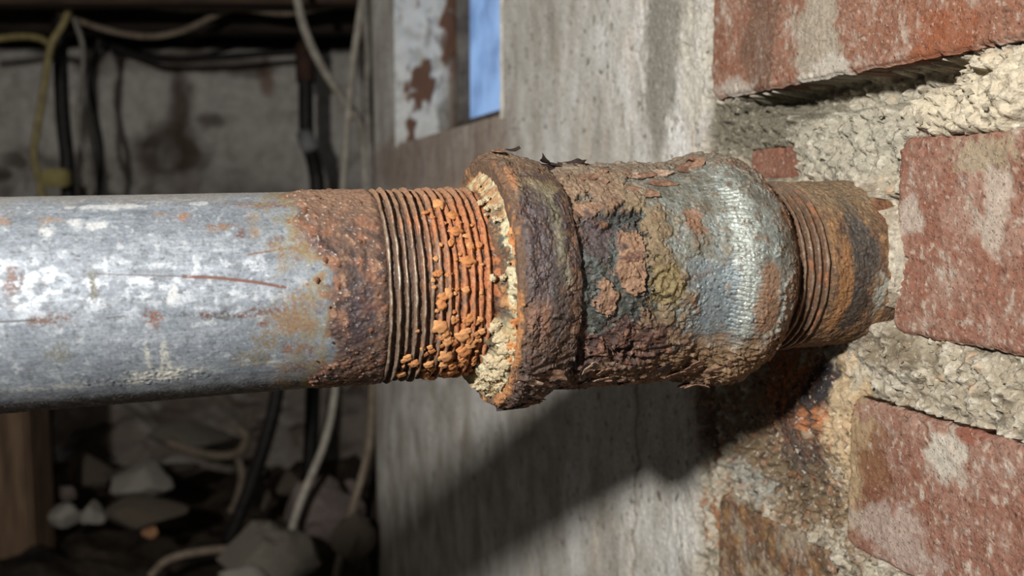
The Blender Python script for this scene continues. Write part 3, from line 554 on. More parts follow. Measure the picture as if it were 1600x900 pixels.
# ---- rusted coupling
RC = .0365
coup = thing('pipe_coupling', PA + AX * u_px(930) - E2 * .04, 'bulky scaling rusted iron coupling joining the two pipes', 'pipe coupling')
def scales(Um, Wm, seed, n=5):
    """stacked rust plates: each layer ends in a sharp broken edge"""
    h = 0; wx = fbm(Um / 5, Wm / 5, 3, seed + 60) * .35
    for i in range(n):
        q = fbm(Um / (15 - i) + i * 3.7, Wm / (11 + i * 2) - i * 2.1, 5, seed + i * 11) + wx * .5
        h = h + sst(-.012, .012, q - (.22 - .11 * i))
    return h / n
def coupling_body():
    us = np.linspace(u_px(815), u_px(1158), 330); ths = thetas(680); U, TH = np.meshgrid(us, ths, indexing='ij'); Um = U * 1000; Wm = TH * RC * 1000
    a1 = fbm(Um / 11, Wm / 11, 5, 401); a2 = fbm(Um / 3.4, Wm / 3.4, 4, 407); a3 = fbm(Um / 1.2, Wm / 1.2, 3, 411); a5 = fbm(Um / 6, Wm / 8, 4, 417)
    r = prof(U, [(800, 168), (845, 166), (870, 168), (930, 168), (980, 165), (1020, 162), (1045, 164), (1062, 170), (1080, 175), (1098, 176), (1118, 172), (1140, 160), (1150, 151), (1158, 143)])
    mk = lambda px, py, rx, ry, nz=0, soft=.3: mark(Um, Wm, px, py, rx, ry, RC, nz * 1.0 + a2 * .2 + a3 * .15, soft)
    sc = scales(Um, Wm, 430)
    zinc = np.clip(mk(1150, 395, 82, 150, a1 * .55 + a2 * .15) + .9 * mk(1060, 290, 60, 45, a1 * .5), 0, 1)
    char = np.clip(mk(948, 445, 66, 112, a1 * .5 + a2 * .2, .06) + mk(908, 470, 28, 110, a1 * .4, .06), 0, 1)
    island = np.clip(mk(985, 405, 22, 46, a1 * .4 + a2 * .2, .06) + mk(948, 468, 15, 22, a2 * .4, .06) + mk(905, 325, 30, 14, a2 * .5, .06), 0, 1) * char
    low = mk(985, 540, 90, 42, a1 * .6 + a2 * .2, .1)
    edge = sst(-12, -26, Wm)
    h = sc * 1.5 * (1 - .92 * zinc) - 1.3 * char * (1 - island) + a1 * .5 + a2 * .24 * (1 - .6 * zinc) + a3 * .12 * (1 - .7 * zinc)
    h += edge * (ridged(Um / 9, Wm / 3, 3, 450) * 1.3 - .6) * (1 - .7 * zinc) + .5 * sst(.15, .3, fbm(Um / 7, Wm / 7, 4, 461)) * (1 - zinc)
    f1, f2, cid = voro(Um / 7 + a2 * .6, Wm / 7 + a2 * .6, 470); h -= sst(.10, .02, f2 - f1) * .55 * sst(.1, -.25, a1) * (1 - .85 * zinc)
    bl = mk(1040, 445, 26, 30, 0, .9); h += bl * .9 * (.6 + .4 * np.cos(np.hypot(Um - hit(1040, 445, RC)[0] * 1000, Wm - hit(1040, 445, RC)[1] * RC * 1000) * 2.4))
    h -= .25 * sst(.4, .9, np.cos(Wm * 4.2 + a2 * 3 + Um * .6)) * zinc * mk(1165, 440, 26, 150, 0)          # file marks on the bead
    P = Paint(U.shape, (134, 98, 72), .82)
    P.mix(.9 * sst(-.1, .4, a1), (158, 118, 86)); P.mix(.8 * sst(.05, .45, -a1), (104, 70, 54)); P.mix(.7 * sst(.1, .5, a5), (176, 138, 104)); P.mix(.6 * sst(.2, .5, a2), (92, 62, 50)); P.mix(.7 * sst(.12, .4, -a5), (150, 92, 50))
    P.mix(.75 * sst(.35, .6, sc) * sst(.75, .6, sc), (120, 78, 60))
    P.mix(.85 * mk(940, 295, 70, 38, a1 * .6), (164, 128, 100)); P.mix(.8 * mk(1050, 420, 60, 120, a1 * .8), (148, 122, 90)); P.mix(.5 * mk(1020, 350, 40, 60, a1 * .8), (160, 130, 94))
    P.mix(char, (68, 70, 66), .55); P.mix(char * .8 * sst(.1, .5, a2), (104, 108, 104)); P.mix(char * .7 * sst(.2, .6, -a5), (76, 54, 48)); P.mix(island, (172, 124, 92), .85); P.mix(island * sst(.0, .4, a2), (128, 82, 64))
    P.mix(.9 * low, (92, 54, 46), .75); P.mix(low * .8 * sst(.1, .5, a2), (138, 76, 50)); P.mix(low * .7 * sst(.1, .5, -a2), (58, 44, 44))
    P.mix(.9 * mk(975, 345, 26, 16, a2 * .7, .1), (64, 66, 66), .6); P.mix(.8 * mk(930, 370, 30, 30, a2 * .8), (84, 62, 66), .6)
    P.mix(.9 * zinc, (150, 148, 138), .5, .3); P.mix(zinc * .8 * sst(.0, .4, a5), (176, 180, 180), .4, .45); P.mix(zinc * .7 * sst(.1, .45, -a5), (112, 110, 100), .6, .2); P.mix(.8 * zinc * mk(1130, 470, 60, 60, a1 * .6), (150, 162, 174), .4, .45)
    P.mix(.9 * mk(1165, 400, 16, 125, a2 * .5), (214, 216, 212), .34, .5); P.mix(.7 * mk(1205, 420, 16, 60, a2 * .8), (160, 166, 164), .45, .3)
    P.mix(zinc * .7 * sst(.45, .65, a2 + .4 * a3), (146, 104, 66), .8, 0); P.mix(.8 * mk(1190, 470, 20, 40, a1 * .9), (162, 104, 54), .8, 0); P.mix(.8 * mk(1085, 345, 14, 20, a2 * .7), (166, 106, 66), .8, 0)
    P.mix(.9 * mk(1040, 445, 24, 28, a2 * .5), (146, 120, 66), .7); P.mix(.85 * mk(1130, 560, 100, 45, a1 * .7), (146, 102, 58), .85, 0); P.mix(.5 * sst(.1, .5, a3) * mk(1130, 570, 100, 45), (190, 148, 100))
    P.mix(.6 * edge * sst(.2, .5, a3 * .6 + a2 * .5) * (1 - .7 * zinc), (178, 146, 116)); P.mix(.7 * sst(36, 50, Wm + a1 * 5), (150, 132, 112)); P.mix(.8 * sst(u_px(1148) * 1000, u_px(1156) * 1000, Um + a2), (122, 84, 52), .8, 0)
    P.mix(.8 * sst(u_px(850) * 1000, u_px(838) * 1000, Um + a2 * 1.5), (122, 86, 64))
    r = r + h / 1000
    o = lathe_obj('coupling_body', us, seam(r), ths, M_RUST, coup, P)
    # end face towards the wall
    n = 200; rr = np.linspace(r[-1].mean(), .029, 8); th = thetas(n); RR = np.repeat(rr[:, None], n, 1); RR[0] = np.interp(th, ths, r[-1])
    uu = u_px(1158) + np.repeat((np.linspace(0, 1, 8) ** 2 * -.0008)[:, None], n, 1); T = np.repeat(th[None], 8, 0)
    V = PA + uu[..., None] * AX + RR[..., None] * (np.cos(T)[..., None] * E1 + np.sin(T)[..., None] * E2)
    solid('end_face', V, grid_faces(8, n, flip=True), M_RUST, coup, Paint(RR.shape, (104, 72, 48), .85))
coupling_body()
def collar():
    us0 = np.concatenate([np.full(14, u_px(752)), np.linspace(u_px(752), u_px(842), 120), np.full(10, u_px(842))]); ths = thetas(680)
    U, TH = np.meshgrid(us0, ths, indexing='ij'); Um = U * 1000; Wm = TH * .039 * 1000
    k = np.concatenate([np.linspace(0, 1, 14), np.ones(120), np.linspace(1, 0, 10)])[:, None]           # the two end faces run inwards
    Um2 = Um - (1 - k) * 6 * np.sign(np.arange(144)[:, None] - 72) * -1
    a1 = fbm(Um2 / 10, Wm / 12, 5, 501); a2 = fbm(Um2 / 3.2, Wm / 3.6, 4, 507); a3 = fbm(Um2 / 1.1, Wm / 1.3, 3, 511)
    r = prof(U, [(750, 187), (756, 193), (768, 196), (790, 193), (815, 187), (832, 181), (842, 175)])
    mk = lambda px, py, rx, ry, nz=0, soft=.3: mark(Um2, Wm, px, py, rx, ry, .039, nz, soft)
    sc = scales(Um2 * .9, Wm * .8, 530, 4)
    h = sc * 1.3 + a1 * .8 + a2 * .2 + a3 * .09 - .6; lo = sst(-14, -30, Wm); h += lo * (ridged(Um2 / 8, Wm / 3.5, 3, 541) * 1.8 - .7)
    f1, f2, cid = voro(Um2 / 8 + a2 * .6, Wm / 9 + a2 * .6, 570); h -= sst(.09, .02, f2 - f1) * .6 * sst(.0, -.3, a1 + .4 * sst(-10, 10, Wm) - .2)
    P = Paint(U.shape, (112, 80, 66), .72)
    P.mix(.9 * sst(-.1, .4, a1), (92, 72, 72), .5); P.mix(.8 * sst(.05, .4, -a1), (130, 92, 66)); P.mix(.7 * sst(.1, .5, a2), (78, 60, 60), .5); P.mix(.7 * sst(.15, .5, -a2), (146, 96, 64))
    P.mix(.65 * mk(840, 300, 36, 24, a1 * .9 + a2 * .7), (164, 138, 92)); P.mix(.6 * mk(868, 360, 18, 70, a1 * .9 + a2 * .6), (150, 142, 116)); P.mix(.85 * mk(790, 285, 14, 30, a2 * .8), (196, 124, 70)); P.mix(.8 * mk(855, 490, 26, 26, a1 * .6 + a2 * .3), (170, 112, 80))
    P.mix(.8 * mk(845, 385, 26, 85, a1 * .7), (92, 76, 82), .36, .1); P.mix(.8 * mk(872, 480, 14, 40, a2 * .7), (78, 72, 74), .5); P.mix(.75 * mk(850, 590, 50, 60, a1 * .7), (102, 76, 68), .7); P.mix(.6 * sst(.25, .5, a3 * .5 + a2 * .6) * lo, (176, 146, 122)); P.mix(.7 * sst(34, 50, Wm + a1 * 6), (150, 116, 88))
    P.mix(sst(u_px(764) * 1000, u_px(757) * 1000, Um + a2 * 1.2) * .8, (116, 80, 56), .85)
    P.mix(sst(u_px(760) * 1000, u_px(755) * 1000, Um + a2 * 1.2) * .9 * sst(-.1, .3, a1 + .5 * a2 + .5 * sst(.3, -.3, TH) - .25), (206, 128, 54), .9)
    rr = (r + h / 1000) * k + (1 - k) * np.where(np.arange(144)[:, None] < 72, .0318, .033)
    V_u = U + a2 * .0005 * k + np.where((np.arange(144)[:, None] < 72), (1 - k) * .0012, 0)
    V = PA + V_u[..., None] * AX + seam(rr)[..., None] * (np.cos(TH)[..., None] * E1 + np.sin(TH)[..., None] * E2)
    solid('collar', V, grid_faces(*U.shape, flip=True), M_RUST, coup, P)
collar()
def sealant():
    us = np.linspace(u_px(718), u_px(759), 90); ths = thetas(560); U, TH = np.meshgrid(us, ths, indexing='ij'); Um = U * 1000; Wm = TH * .034 * 1000
    a1 = fbm(Um / 7, Wm / 7, 4, 601); a2 = fbm(Um / 2.6, Wm / 2.6, 4, 607); a3 = fbm(Um / 1, Wm / 1, 3, 609); f1, f2, cid = voro(Um / 1.9 + a2 * .6, Wm / 1.9 + a2 * .5, 611)
    t = (U - us[0]) / (us[-1] - us[0]); bot = sst(-.05, -.6, TH + .2 * a1); topm = sst(.55, 1.0, TH)
    t0 = .62 - .5 * bot - .12 * topm + .26 * fbm(Wm * 0 + 2.2, Wm / 6, 4, 615)                         # where the putty starts along the pipe
    slope = np.clip((t - t0) / (1 - t0), 0, 1) ** (1.1 - .4 * bot)
    r = .0291 + .0010 * sst(t0 - .2, t0, t) + slope * (.0048 + .0030 * bot + .0004 * topm + a1 * .0018) + ((1 - f1) * .0009 * (.3 + cid) + a2 * .0007 + a3 * .0003) * sst(t0 - .15, t0 + .05, t)
    gap = mark(Um, Wm, 762, 548, 13, 24, .034, a2 * .9, .2); r -= gap * .0042 * t; gap2 = mark(Um, Wm, 737, 270, 10, 14, .036, a2 * .5, .2); r -= gap2 * .003
    P = Paint(U.shape, (206, 178, 126), .92)
    P.mix(sst(-.1, .5, a1 + .4 * a2), (232, 218, 182)); P.mix(.7 * sst(.55, .9, cid), (190, 150, 92))
    grey = sst(t0 + .42, t0 + .2, t + .1 * a2) * sst(-.45, -.2, TH + .3 * a1) * sst(1.0, .75, TH); P.mix(grey, (92, 88, 76)); P.mix(grey * sst(.25, .5, a2), (190, 184, 164)); P.mix(.8 * grey * sst(.2, .4, -a2), (110, 70, 40))
    mid = sst(-.5, -.2, TH) * sst(.5, .1, TH); P.mix(.8 * mid * sst(.0, .35, a1 + a2 * .4), (134, 86, 50)); P.mix(.8 * sst(.1, .4, -a1 + .3 * a3) * sst(.2, .6, t), (206, 134, 62)); P.mix(.9 * sst(.15, .4, a2) * sst(t0 + .15, t0, t), (176, 108, 54)); P.mix(.8 * topm * sst(.0, .35, a2 + .5 * a1), (196, 122, 60)); P.mix(.7 * topm * sst(.25, .5, -a2), (110, 72, 46)); P.mix(.85 * gap, (74, 52, 36)); P.mix(.9 * gap2, (72, 46, 34))
    P.mix(.9 * sst(-.35, .0, TH) * sst(.9, .6, TH) * sst(.70, .76, t + .08 * a2) * sst(.96, .9, t + .08 * a2) * sst(-.35, .1, a2 + a1 * .5), (228, 208, 164)); P.mix(sst(t0, t0 - .1, t), (120, 76, 44))
    lathe_obj('joint_sealant', us, seam(r), ths, M_RUST, coup, P)
sealant()
cr_m = [blob_mesh('sealant_crumb', 90 + i, 3, .9, 1.9) for i in range(4)]
for m_ in cr_m: m_.materials.append(M_CRUMB)
for k in range(80):
    th = random.triangular(-1.45, -.1, -.8); t = random.uniform(.3, .9); u = u_px(716 + 40 * t)
    scatter('sealant_crumb', cr_m, coup, u, th, .0303 + (.0055 + .0022 * (th < -.5)) * t, random.choice([.0005, .0008, .0011, .0016]) * random.uniform(.8, 1.2), .7)
for k in range(12):
    th = random.uniform(.1, 1.3); t = random.uniform(.2, .8); scatter('sealant_crumb', cr_m, coup, u_px(716 + 40 * t), th, .0302 + .0045 * t ** 1.5, random.uniform(.0004, .0010), .8)
for k in range(22):
    th = random.triangular(-1.3, .9, -.5); scatter('rust_nodule', nods[:4], coup, u_px(random.uniform(748, 757)), th, .0368 + random.uniform(-.001, .0006), random.uniform(.0004, .0014), .5)
# peeling flakes of scale
def flake_mesh(seed, ax, ay, th, curl):
    rnd = random.Random(seed); n = 22; ring = []
    ph = [rnd.uniform(0, 6.28) for _ in range(4)]
    for k in range(n):
        a = 2 * math.pi * k / n; ring.append((a, 1 + .18 * math.sin(2 * a + ph[0]) + .14 * math.sin(3 * a + ph[1]) + .12 * math.sin(5 * a + ph[2]) + rnd.uniform(-.12, .12)))
    V = []; Fq = []
    for side in (1, -1):
        V.append((0, 0, side * th / 2))
        for f in (.5, 1.0):
            for a, q in ring:
                x = math.cos(a) * q * ax * f; y = math.sin(a) * q * ay * f
                V.append((x, y, curl * (x / ax) ** 2 * ax + .25 * curl * ax * math.sin(3 * y / ay) + side * th / 2 * (1.0 if f < 1 else .55) + rnd.uniform(-.15, .15) * th))
    m = 1 + 2 * n
    for s in (0, m):
        for k in range(n):
            k2 = (k + 1) % n; a, b_, c, d = s + 1 + k, s + 1 + k2, s + 1 + n + k2, s + 1 + n + k
            t = [[s, a, b_], [a, d, c], [a, c, b_]]; Fq += t if s == 0 else [q[::-1] for q in t]
    for k in range(n):
        k2 = (k + 1) % n; a, b_ = 1 + n + k, 1 + n + k2; Fq += [[a, m + a, m + b_], [a, m + b_, b_]]
    return mesh_from('rust_flake', np.array(V), np.array(Fq), None, False)
def flake(px, th, r, ax, ay, mat, rot=0, tip=0, roll=0, curl=.15, thick=.0005, seed=None):
    seed = seed if seed is not None else random.randint(0, 9999)
    o = put('rust_flake', flake_mesh(seed, ax, ay, thick, curl), mat, coup); n = E1 * math.cos(th) + E2 * math.sin(th); t = np.cross(n, AX)
    M = Matrix((AX, t, n)).transposed().to_4x4() @ Matrix.Rotation(rot, 4, 'Z') @ Matrix.Rotation(tip, 4, 'Y') @ Matrix.Rotation(roll, 4, 'X')
    M.translation = Vector(on_pipe(u_px(px), th, r) - np.array(coup.location)); o.matrix_basis = M; return o
PI2 = math.pi / 2
flake(868, 1.40, .0372, .0075, .004, M_FLAKE_D, .1, -.12, 0, .18, .0007, 11); flake(850, 1.36, .0382, .004, .003, M_FLAKE_D, .5, .35, 0, .3, .0006, 12); flake(905, 1.42, .0366, .0065, .004, M_FLAKE_D, -.1, .04, 0, .1, .0006, 13)
flake(800, 1.45, .0424, .0022, .0018, M_FLAKE_D, 0, -.2, 0, .2, .0006, 14); flake(775, 1.45, .0420, .003, .003, M_FLAKE_B, .4, .0, 0, .1, .0006, 15)
flake(1050, 1.25, .0375, .0045, .004, M_FLAKE_B, .2, -.25, 0, .2, .0006, 16); flake(1066, 1.35, .0388, .003, .003, M_FLAKE_B, .9, -.1, 0, .3, .0005, 17)
flake(795, -1.50, .0420, .0048, .003, M_FLAKE_D, 0, .05, 0, .1, .0016, 18); flake(812, -1.40, .0412, .005, .004, M_FLAKE_B, .3, .15, 0, .12, .0008, 19)
for k in range(22):
    px = random.uniform(865, 1040); th = random.uniform(-1.5, -.75); flake(px, th, .0372 + random.uniform(-.0003, .0004), random.uniform(.002, .005), random.uniform(.0018, .0036), random.choice([M_FLAKE_B, M_FLAKE_P, M_FLAKE_B, M_FLAKE_D]), random.uniform(-.4, .4), random.uniform(-.14, .14), random.uniform(-.1, .25), random.uniform(-.15, .2), .0005)
for k in range(16):
    px = random.uniform(1050, 1130); th = random.uniform(-1.55, -.8); flake(px, th, .0398 + random.uniform(-.0008, .0004), random.uniform(.002, .0038), random.uniform(.0015, .003), random.choice([M_FLAKE_B, M_FLAKE_B, M_FLAKE_D]), random.uniform(-.5, .5), random.uniform(-.14, .14), random.uniform(-.1, .15), random.uniform(-.15, .2), .0005)
for k in range(12):
    px = random.uniform(775, 832); th = random.uniform(-1.5, -.7); flake(px, th, .0402 + random.uniform(-.0004, .0006), random.uniform(.002, .005), random.uniform(.0015, .003), random.choice([M_FLAKE_B, M_FLAKE_B, M_FLAKE_P]), random.uniform(-.6, .6), random.uniform(-.15, .15), random.uniform(-.1, .3), .1, .0005)
for k in range(10):
    px = random.uniform(860, 1000); th = random.uniform(.75, 1.4); flake(px, th, .0368 + random.uniform(-.0002, .0003), random.uniform(.003, .006), random.uniform(.0015, .003), random.choice([M_FLAKE_B, M_FLAKE_P]), random.uniform(-.4, .4), random.uniform(-.08, .08), random.uniform(-.1, .1), .08, .0004)

# ---- stub pipe that enters the wall
stub = thing('pipe_stub', PA + AX * u_px(1250) - E2 * R0, 'short rusty threaded pipe stub set in the brick wall', 'pipe')
def stub_body():
    us = np.linspace(u_px(1140), u_px(1315) + .02, 230); ths = thetas(520); U, TH = np.meshgrid(us, ths, indexing='ij'); Um = U * 1000; Wm = TH * R0 * 1000
    a1 = fbm(Um / 9, Wm / 12, 5, 701); a2 = fbm(Um / 3, Wm / 3, 4, 707); a3 = fbm(Um / 1.2, Wm / 1.2, 3, 711); a4 = fbm(Um / 4, Wm / 22, 4, 715)
    thr = sst(u_px(1222) * 1000, u_px(1216) * 1000, Um)
    P = Paint(U.shape, (136, 94, 58), .8); P.mix(.8 * sst(0, .4, a4), (110, 76, 54)); P.mix(.8 * sst(.0, .4, -a4), (172, 118, 64)); P.mix(.6 * sst(.2, .5, a2), (190, 136, 76)); P.mix(.7 * sst(.15, .5, -a2), (86, 62, 48))
    mk = lambda px, py, rx, ry, nz=0: mark(Um, Wm, px, py, rx, ry, R0, nz)
    P.mix(.85 * mk(1348, 390, 22, 75, a1 * .6), (82, 78, 76), .55); P.mix(.8 * mk(1340, 470, 20, 50, a1 * .8), (62, 54, 50)); P.mix(.75 * sst(14, 30, Wm + a1 * 6), (160, 128, 94)); P.mix(.8 * mk(1320, 450, 12, 70, a1 * .6), (180, 116, 52)); P.mix(.8 * mk(1380, 330, 16, 40, a1), (150, 88, 46)); P.mix(thr * .8, (110, 76, 44))
    P.mix(.85 * mk(1375, 460, 10, 25, a2), (176, 170, 156))
    r = R0 + (.3 + a1 * .5 + a2 * .3 + a3 * .2 - .25 * sst(.3, .5, fbm(Um / 2, Wm / 9, 3, 722))) / 1000 * (1 - .7 * thr) - thr * .0006 + sst(u_px(1290), u_px(1315), U) * .0004
    lathe_obj('stub_body', us, seam(r), ths, M_RUST, stub, P)
stub_body()
sp = (u_px(1216) - u_px(1160)) / 5
for i in range(5):
    def pf(C, T, q, q2, i=i):
        p = Paint(C.shape, (112, 78, 50), .6, .3); p.mix(.8 * sst(.5, .1, np.abs(C)) * sst(-.3, .2, q), (186, 158, 124), .36, .5); p.mix(.8 * sst(.1, .4, -q), (176, 104, 48), .85, 0); p.mix(.6 * sst(.25, .5, q2), (80, 56, 40), .8, 0); p.mix(.7 * sst(.7, 1.2, T), (120, 96, 70), .8, 0); return p
    ridge(stub, u_px(1160) + (i + .5) * sp, sp * .62, R0 - .0004, .0011, 800 + i * 5, pf, .0006, 360)

# ================================================================== BEHIND THE PIPE
def cable(name, pts, r, mat, label, group=None, cat='cable', n=8, ns=8):
    P_ = [pt(*p) for p in pts]; o = solid(name, *tube_vf(spline(P_, n), r, ns), mat); return tag(o, label, cat, group)
C_PALE = mat_noise('pale_cable_sheath', (150, 142, 126), (184, 176, 160), 60, .6, .1); C_GREY = mat_noise('grey_cable_sheath', (112, 108, 98), (146, 140, 128), 60, .6, .1)
C_YEL = mat_noise('yellowed_cable_sheath', (132, 118, 62), (166, 148, 84), 60, .6, .1); C_BLK = mat_noise('black_cable_sheath', (20, 19, 18), (40, 37, 34), 60, .5, .1); C_TAN = mat_noise('dusty_tan_cable', (112, 96, 78), (142, 126, 104), 60, .7, .1)
cable('hanging_cable', [(455, -60, 1.5), (465, 0, 1.5), (476, 45, 1.5), (499, 97, 1.5), (540, 161, 1.46), (562, 191, 1.40), (571, 240, 1.33), (573, 300, 1.30), (570, 400, 1.29), (560, 470, 1.29)], .0075, C_PALE, 'pale thick cable hanging diagonally and crossing a straighter one above the pipe')
cable('hanging_cable', [(570, -60, 1.36), (566, 0, 1.36), (553, 90, 1.39), (545, 170, 1.42), (540, 240, 1.42), (536, 300, 1.42), (532, 450, 1.42), (524, 605, 1.42), (508, 689, 1.40), (473, 775, 1.36), (455, 830, 1.36)], .0062, C_PALE, 'pale cable running from ceiling behind the pipe down to the rubble')
cable('hanging_cable', [(571, -60, 1.29), (569, 0, 1.29), (575, 90, 1.28), (573, 150, 1.27), (577, 230, 1.25), (578, 330, 1.25), (576, 420, 1.25)], .0055, C_GREY, 'thin grey cable hanging closest to the plaster wall corner above the pipe')
cable('hanging_cable', [(583, 520, 1.35), (581, 640, 1.35), (575, 708, 1.35), (548, 805, 1.33), (527, 890, 1.32), (515, 960, 1.3)], .0062, C_TAN, 'tan cable curving down beside the plaster wall corner below the pipe')
ycab = cable('split_cable', [(112, -60, 1.75), (110, 0, 1.75), (100, 35, 1.75), (80, 70, 1.75), (70, 130, 1.75), (60, 190, 1.75), (53, 240, 1.75), (62, 285, 1.75), (75, 340, 1.75)], .0068, C_YEL, 'yellowed cable bowing left beside the dark pipe above')
cable('split_cable', [(108, -60, 1.78), (108, 10, 1.78), (120, 40, 1.78), (130, 80, 1.78), (126, 150, 1.78), (124, 205, 1.78), (136, 250, 1.78), (143, 330, 1.78)], .0052, C_GREY, 'grey cable forking right from the yellowed cable')
cable('black_cable', [(155, 60, 1.9), (150, 90, 1.9), (142, 130, 1.9), (150, 185, 1.9), (158, 240, 1.9), (152, 330, 1.9)], .006, C_BLK, 'wavy black cable hanging in front of the pale wall')
cable('ceiling_cable', [(90, 20, 1.8), (130, 35, 1.8), (180, 50, 1.8), (235, 57, 1.8), (285, 48, 1.8), (330, 27, 1.8), (370, 5, 1.8), (400, -40, 1.8)], .0065, C_TAN, 'sagging tan cable under the dark joists')
cable('ceiling_cable', [(150, -20, 1.75), (220, 4, 1.75), (290, 13, 1.75), (370, 12, 1.75), (446, 20, 1.75), (520, 8, 1.75)], .0075, C_TAN, 'nearly straight tan cable along the topmost brown joist')
cable('ceiling_cable', [(-60, 66, 1.8), (0, 60, 1.8), (30, 57, 1.8), (62, 60, 1.8), (85, 75, 1.8)], .007, C_YEL, 'short yellowed cable at the left edge near the ceiling')
cable('ceiling_cable', [(150, 66, 2.0), (190, 76, 2.0), (240, 92, 2.0), (310, 92, 2.0), (390, 86, 2.0), (470, 80, 2.0)], .007, C_BLK, 'dark cable drooping along the top of the pale wall')
dp = cable('drain_pipe', [(92, -40, 1.85), (94, 80, 1.85), (98, 180, 1.85), (106, 270, 1.85), (104, 400, 1.85), (80, 560, 1.85), (72, 640, 1.85), (72, 740, 1.85), (76, 860, 1.85)], .014, C_BLK, 'thick black pipe standing behind the yellowed cable', cat='pipe', ns=14)
V, Fq = box_vf(pt(88, 278, 1.745), (.026, .012, .017), bev=.35); tag(solid('cable_box', V, Fq, mat_noise('dull_yellow_plastic', (132, 118, 50), (160, 146, 74), 40, .6, .2), ycab, smooth=False), 'small dull yellow box')
# dark iron riser with an elbow
rz = thing('iron_riser', pt(482, 900, 1.95), 'dark iron riser pipe with couplings on the back wall', 'pipe')
solid('riser_pipe', *tube_vf(spline([pt(478, 20, 1.95), pt(478, 150, 1.95), pt(480, 215, 1.95), pt(492, 262, 1.93), (pt(496, 330, 1.93)), pt(488, 640, 1.95), pt(482, 760, 1.95), pt(478, 880, 1.95)], 8), .016, 14), C_BLK, rz)
solid('riser_coupling', *tube_vf([pt(477, 70, 1.95), pt(477, 100, 1.95), pt(478, 128, 1.95)], .021, 14), mat_noise('rusty_iron', (52, 34, 28), (84, 54, 42), 40, .8, .3), rz)
solid('riser_joint', *tube_vf([pt(476, 208, 1.93), pt(480, 222, 1.925), pt(486, 236, 1.92)], .018, 14), mat_noise('grey_iron', (120, 122, 122), (150, 150, 148), 40, .7, .2), rz)
rod = cable('iron_rod', [(440, 560, 1.6), (428, 640, 1.6), (405, 720, 1.6), (380, 790, 1.6), (355, 850, 1.6)], .0125, C_BLK, 'black rod leaning down towards the rubble heap', cat='rod', ns=12)
cable('floor_hose', [(235, 900, 1.45), (260, 876, 1.45), (300, 864, 1.45), (352, 858, 1.45), (390, 862, 1.46)], .0068, C_TAN, 'tan hose arching over the dark earth between the stones', cat='hose')
cable('floor_hose', [(262, 690, 2.0), (300, 704, 2.0), (345, 712, 2.0), (376, 704, 2.0), (384, 682, 2.0), (372, 668, 2.0)], .010, C_TAN, 'pale hooked hose lying before the back wall below the pipe', cat='hose')
cable('floor_hose', [(372, 715, 1.9), (378, 745, 1.9), (370, 780, 1.9), (360, 800, 1.9)], .008, C_TAN, 'short curved hose beside the black leaning rod', cat='hose')
# timber post, studs, joists
M_POST = mat_noise('rust_stained_timber', (84, 64, 46), (124, 96, 68), 14, .85, .4, stretch=(3, 3, .5)); M_OLD = mat_noise('weathered_grey_timber', (98, 92, 82), (140, 132, 118), 20, .9, .4, stretch=(6, 6, .4)); M_DARK = mat_noise('sooty_timber', (30, 25, 20), (58, 46, 36), 16, .9, .4, stretch=(1, 6, 6)); M_BROWN = mat_noise('brown_timber', (66, 48, 36), (92, 70, 54), 16, .9, .4, stretch=(1, 6, 6))
c = pt(20, 740, 1.6); tag(solid('timber_post', *box_vf((c[0] - .01, c[1], .24), (.062, .04, .28), bev=.12), M_POST, smooth=False), 'short orange-brown timber post at left edge below the pipe', 'post')
c = pt(600, 300, 1.34); tag(solid('timber_stud', *box_vf((c[0], c[1], CEIL / 2), (.013, .03, CEIL / 2 - .002), bev=.15), M_OLD, smooth=False), 'grey upright board at the far corner of the plaster wall', 'board')
c = pt(583, 300, 1.42); tag(solid('timber_stud', *box_vf((c[0], c[1], CEIL / 2), (.010, .03, CEIL / 2 - .002), bev=.15), M_DARK, smooth=False), 'dark upright board behind the grey corner board', 'board')
for i, (yy, zz, hh_, m_, lb) in enumerate([(1.72, CEIL - .055, .05, M_BROWN, 'brown ceiling joist nearest the hanging cables'), (2.0, CEIL - .055, .05, M_DARK, 'sooty ceiling joist between brown joist and pale back wall'), (1.3, CEIL - .03, .025, M_DARK, 'dark ceiling joist above the timber stud')]):
    tag(solid('ceiling_joist', *box_vf((-.55, yy, zz), (1.15, .03, hh_), bev=.15), m_, smooth=False), lb, 'joist', 'ceiling joists')
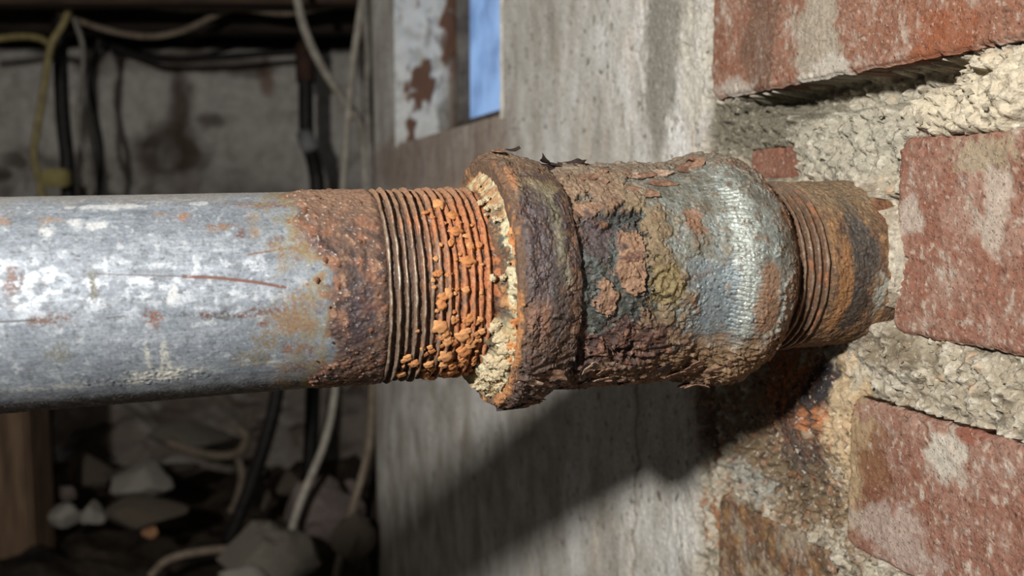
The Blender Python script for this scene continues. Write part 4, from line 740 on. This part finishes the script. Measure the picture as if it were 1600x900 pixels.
# rubble
def stone(px, py, Zd, w, h, mat, label, seed, d=None, group='stones in the rubble', name='stone', cuts=7):
    me = blob_mesh(name, seed, 3, .35, 1.1, 1, cuts); me.materials.append(mat); k = Zd / F; o = put(name, me, None, None, pt(px, py, Zd)); o.scale = (w / 2 * k * 1.1, (d or w * .8) / 2 * k, h / 2 * k * 1.15); o.rotation_euler = (0, random.uniform(-.15, .15), random.uniform(-.3, .3)); return tag(o, label, 'stone', group)
S_P = mat_noise('pale_stone', (128, 122, 110), (160, 154, 142), 30, .95, .4); S_G = mat_noise('grey_stone', (98, 91, 79), (126, 117, 103), 30, .95, .4); S_R = mat_noise('pinkish_stone', (100, 88, 82), (128, 112, 104), 30, .95, .4); S_B = mat_noise('brownish_stone', (76, 66, 54), (102, 90, 74), 30, .95, .4); S_O = mat_noise('orange_brick_chip', (150, 100, 60), (176, 124, 78), 30, .9, .3)
stone(222, 752, 1.66, 100, 50, S_P, 'pale angular stone topping a brownish one below the pipe', 3); stone(235, 798, 1.58, 110, 46, S_B, 'brownish stone underneath the pale angular stone', 5)
stone(98, 805, 1.55, 52, 34, S_P, 'pale low stone beside the timber post', 8); stone(143, 802, 1.57, 38, 40, S_P, 'small blocky pale stone left of the brownish stone', 9); stone(103, 770, 1.7, 36, 28, S_R, 'small pinkish stone behind the low pale stone', 11)
stone(234, 830, 1.5, 28, 18, S_O, 'small orange brick chip on the dark earth', 12); stone(408, 868, 1.32, 140, 96, S_G, 'large grey stone at the bottom below the pipe', 14); stone(492, 800, 1.45, 128, 88, S_R, 'large pinkish grey stone behind the grey one', 16)
stone(545, 775, 1.55, 40, 60, S_R, 'reddish stone resting against the pinkish grey one', 17); stone(550, 845, 1.3, 70, 80, S_B, 'brown stone at the foot of the plaster corner', 18); stone(405, 770, 1.7, 34, 48, S_B, 'brown stone just right of the black rod', 20); stone(440, 760, 1.8, 60, 40, S_B, 'brown stone between the rod and the iron riser', 21)
stone(300, 680, 2.05, 110, 40, S_G, 'flat grey stone at foot of the back wall behind the hooked hose', 22); stone(140, 735, 1.95, 90, 46, S_B, 'brown stone by the back wall near the timber post', 23); stone(240, 738, 1.85, 130, 30, S_B, 'long brown stone by the back wall behind pale stone', 24); stone(380, 900, 1.25, 70, 30, S_P, 'pale stone cut off by the lower frame edge', 26)
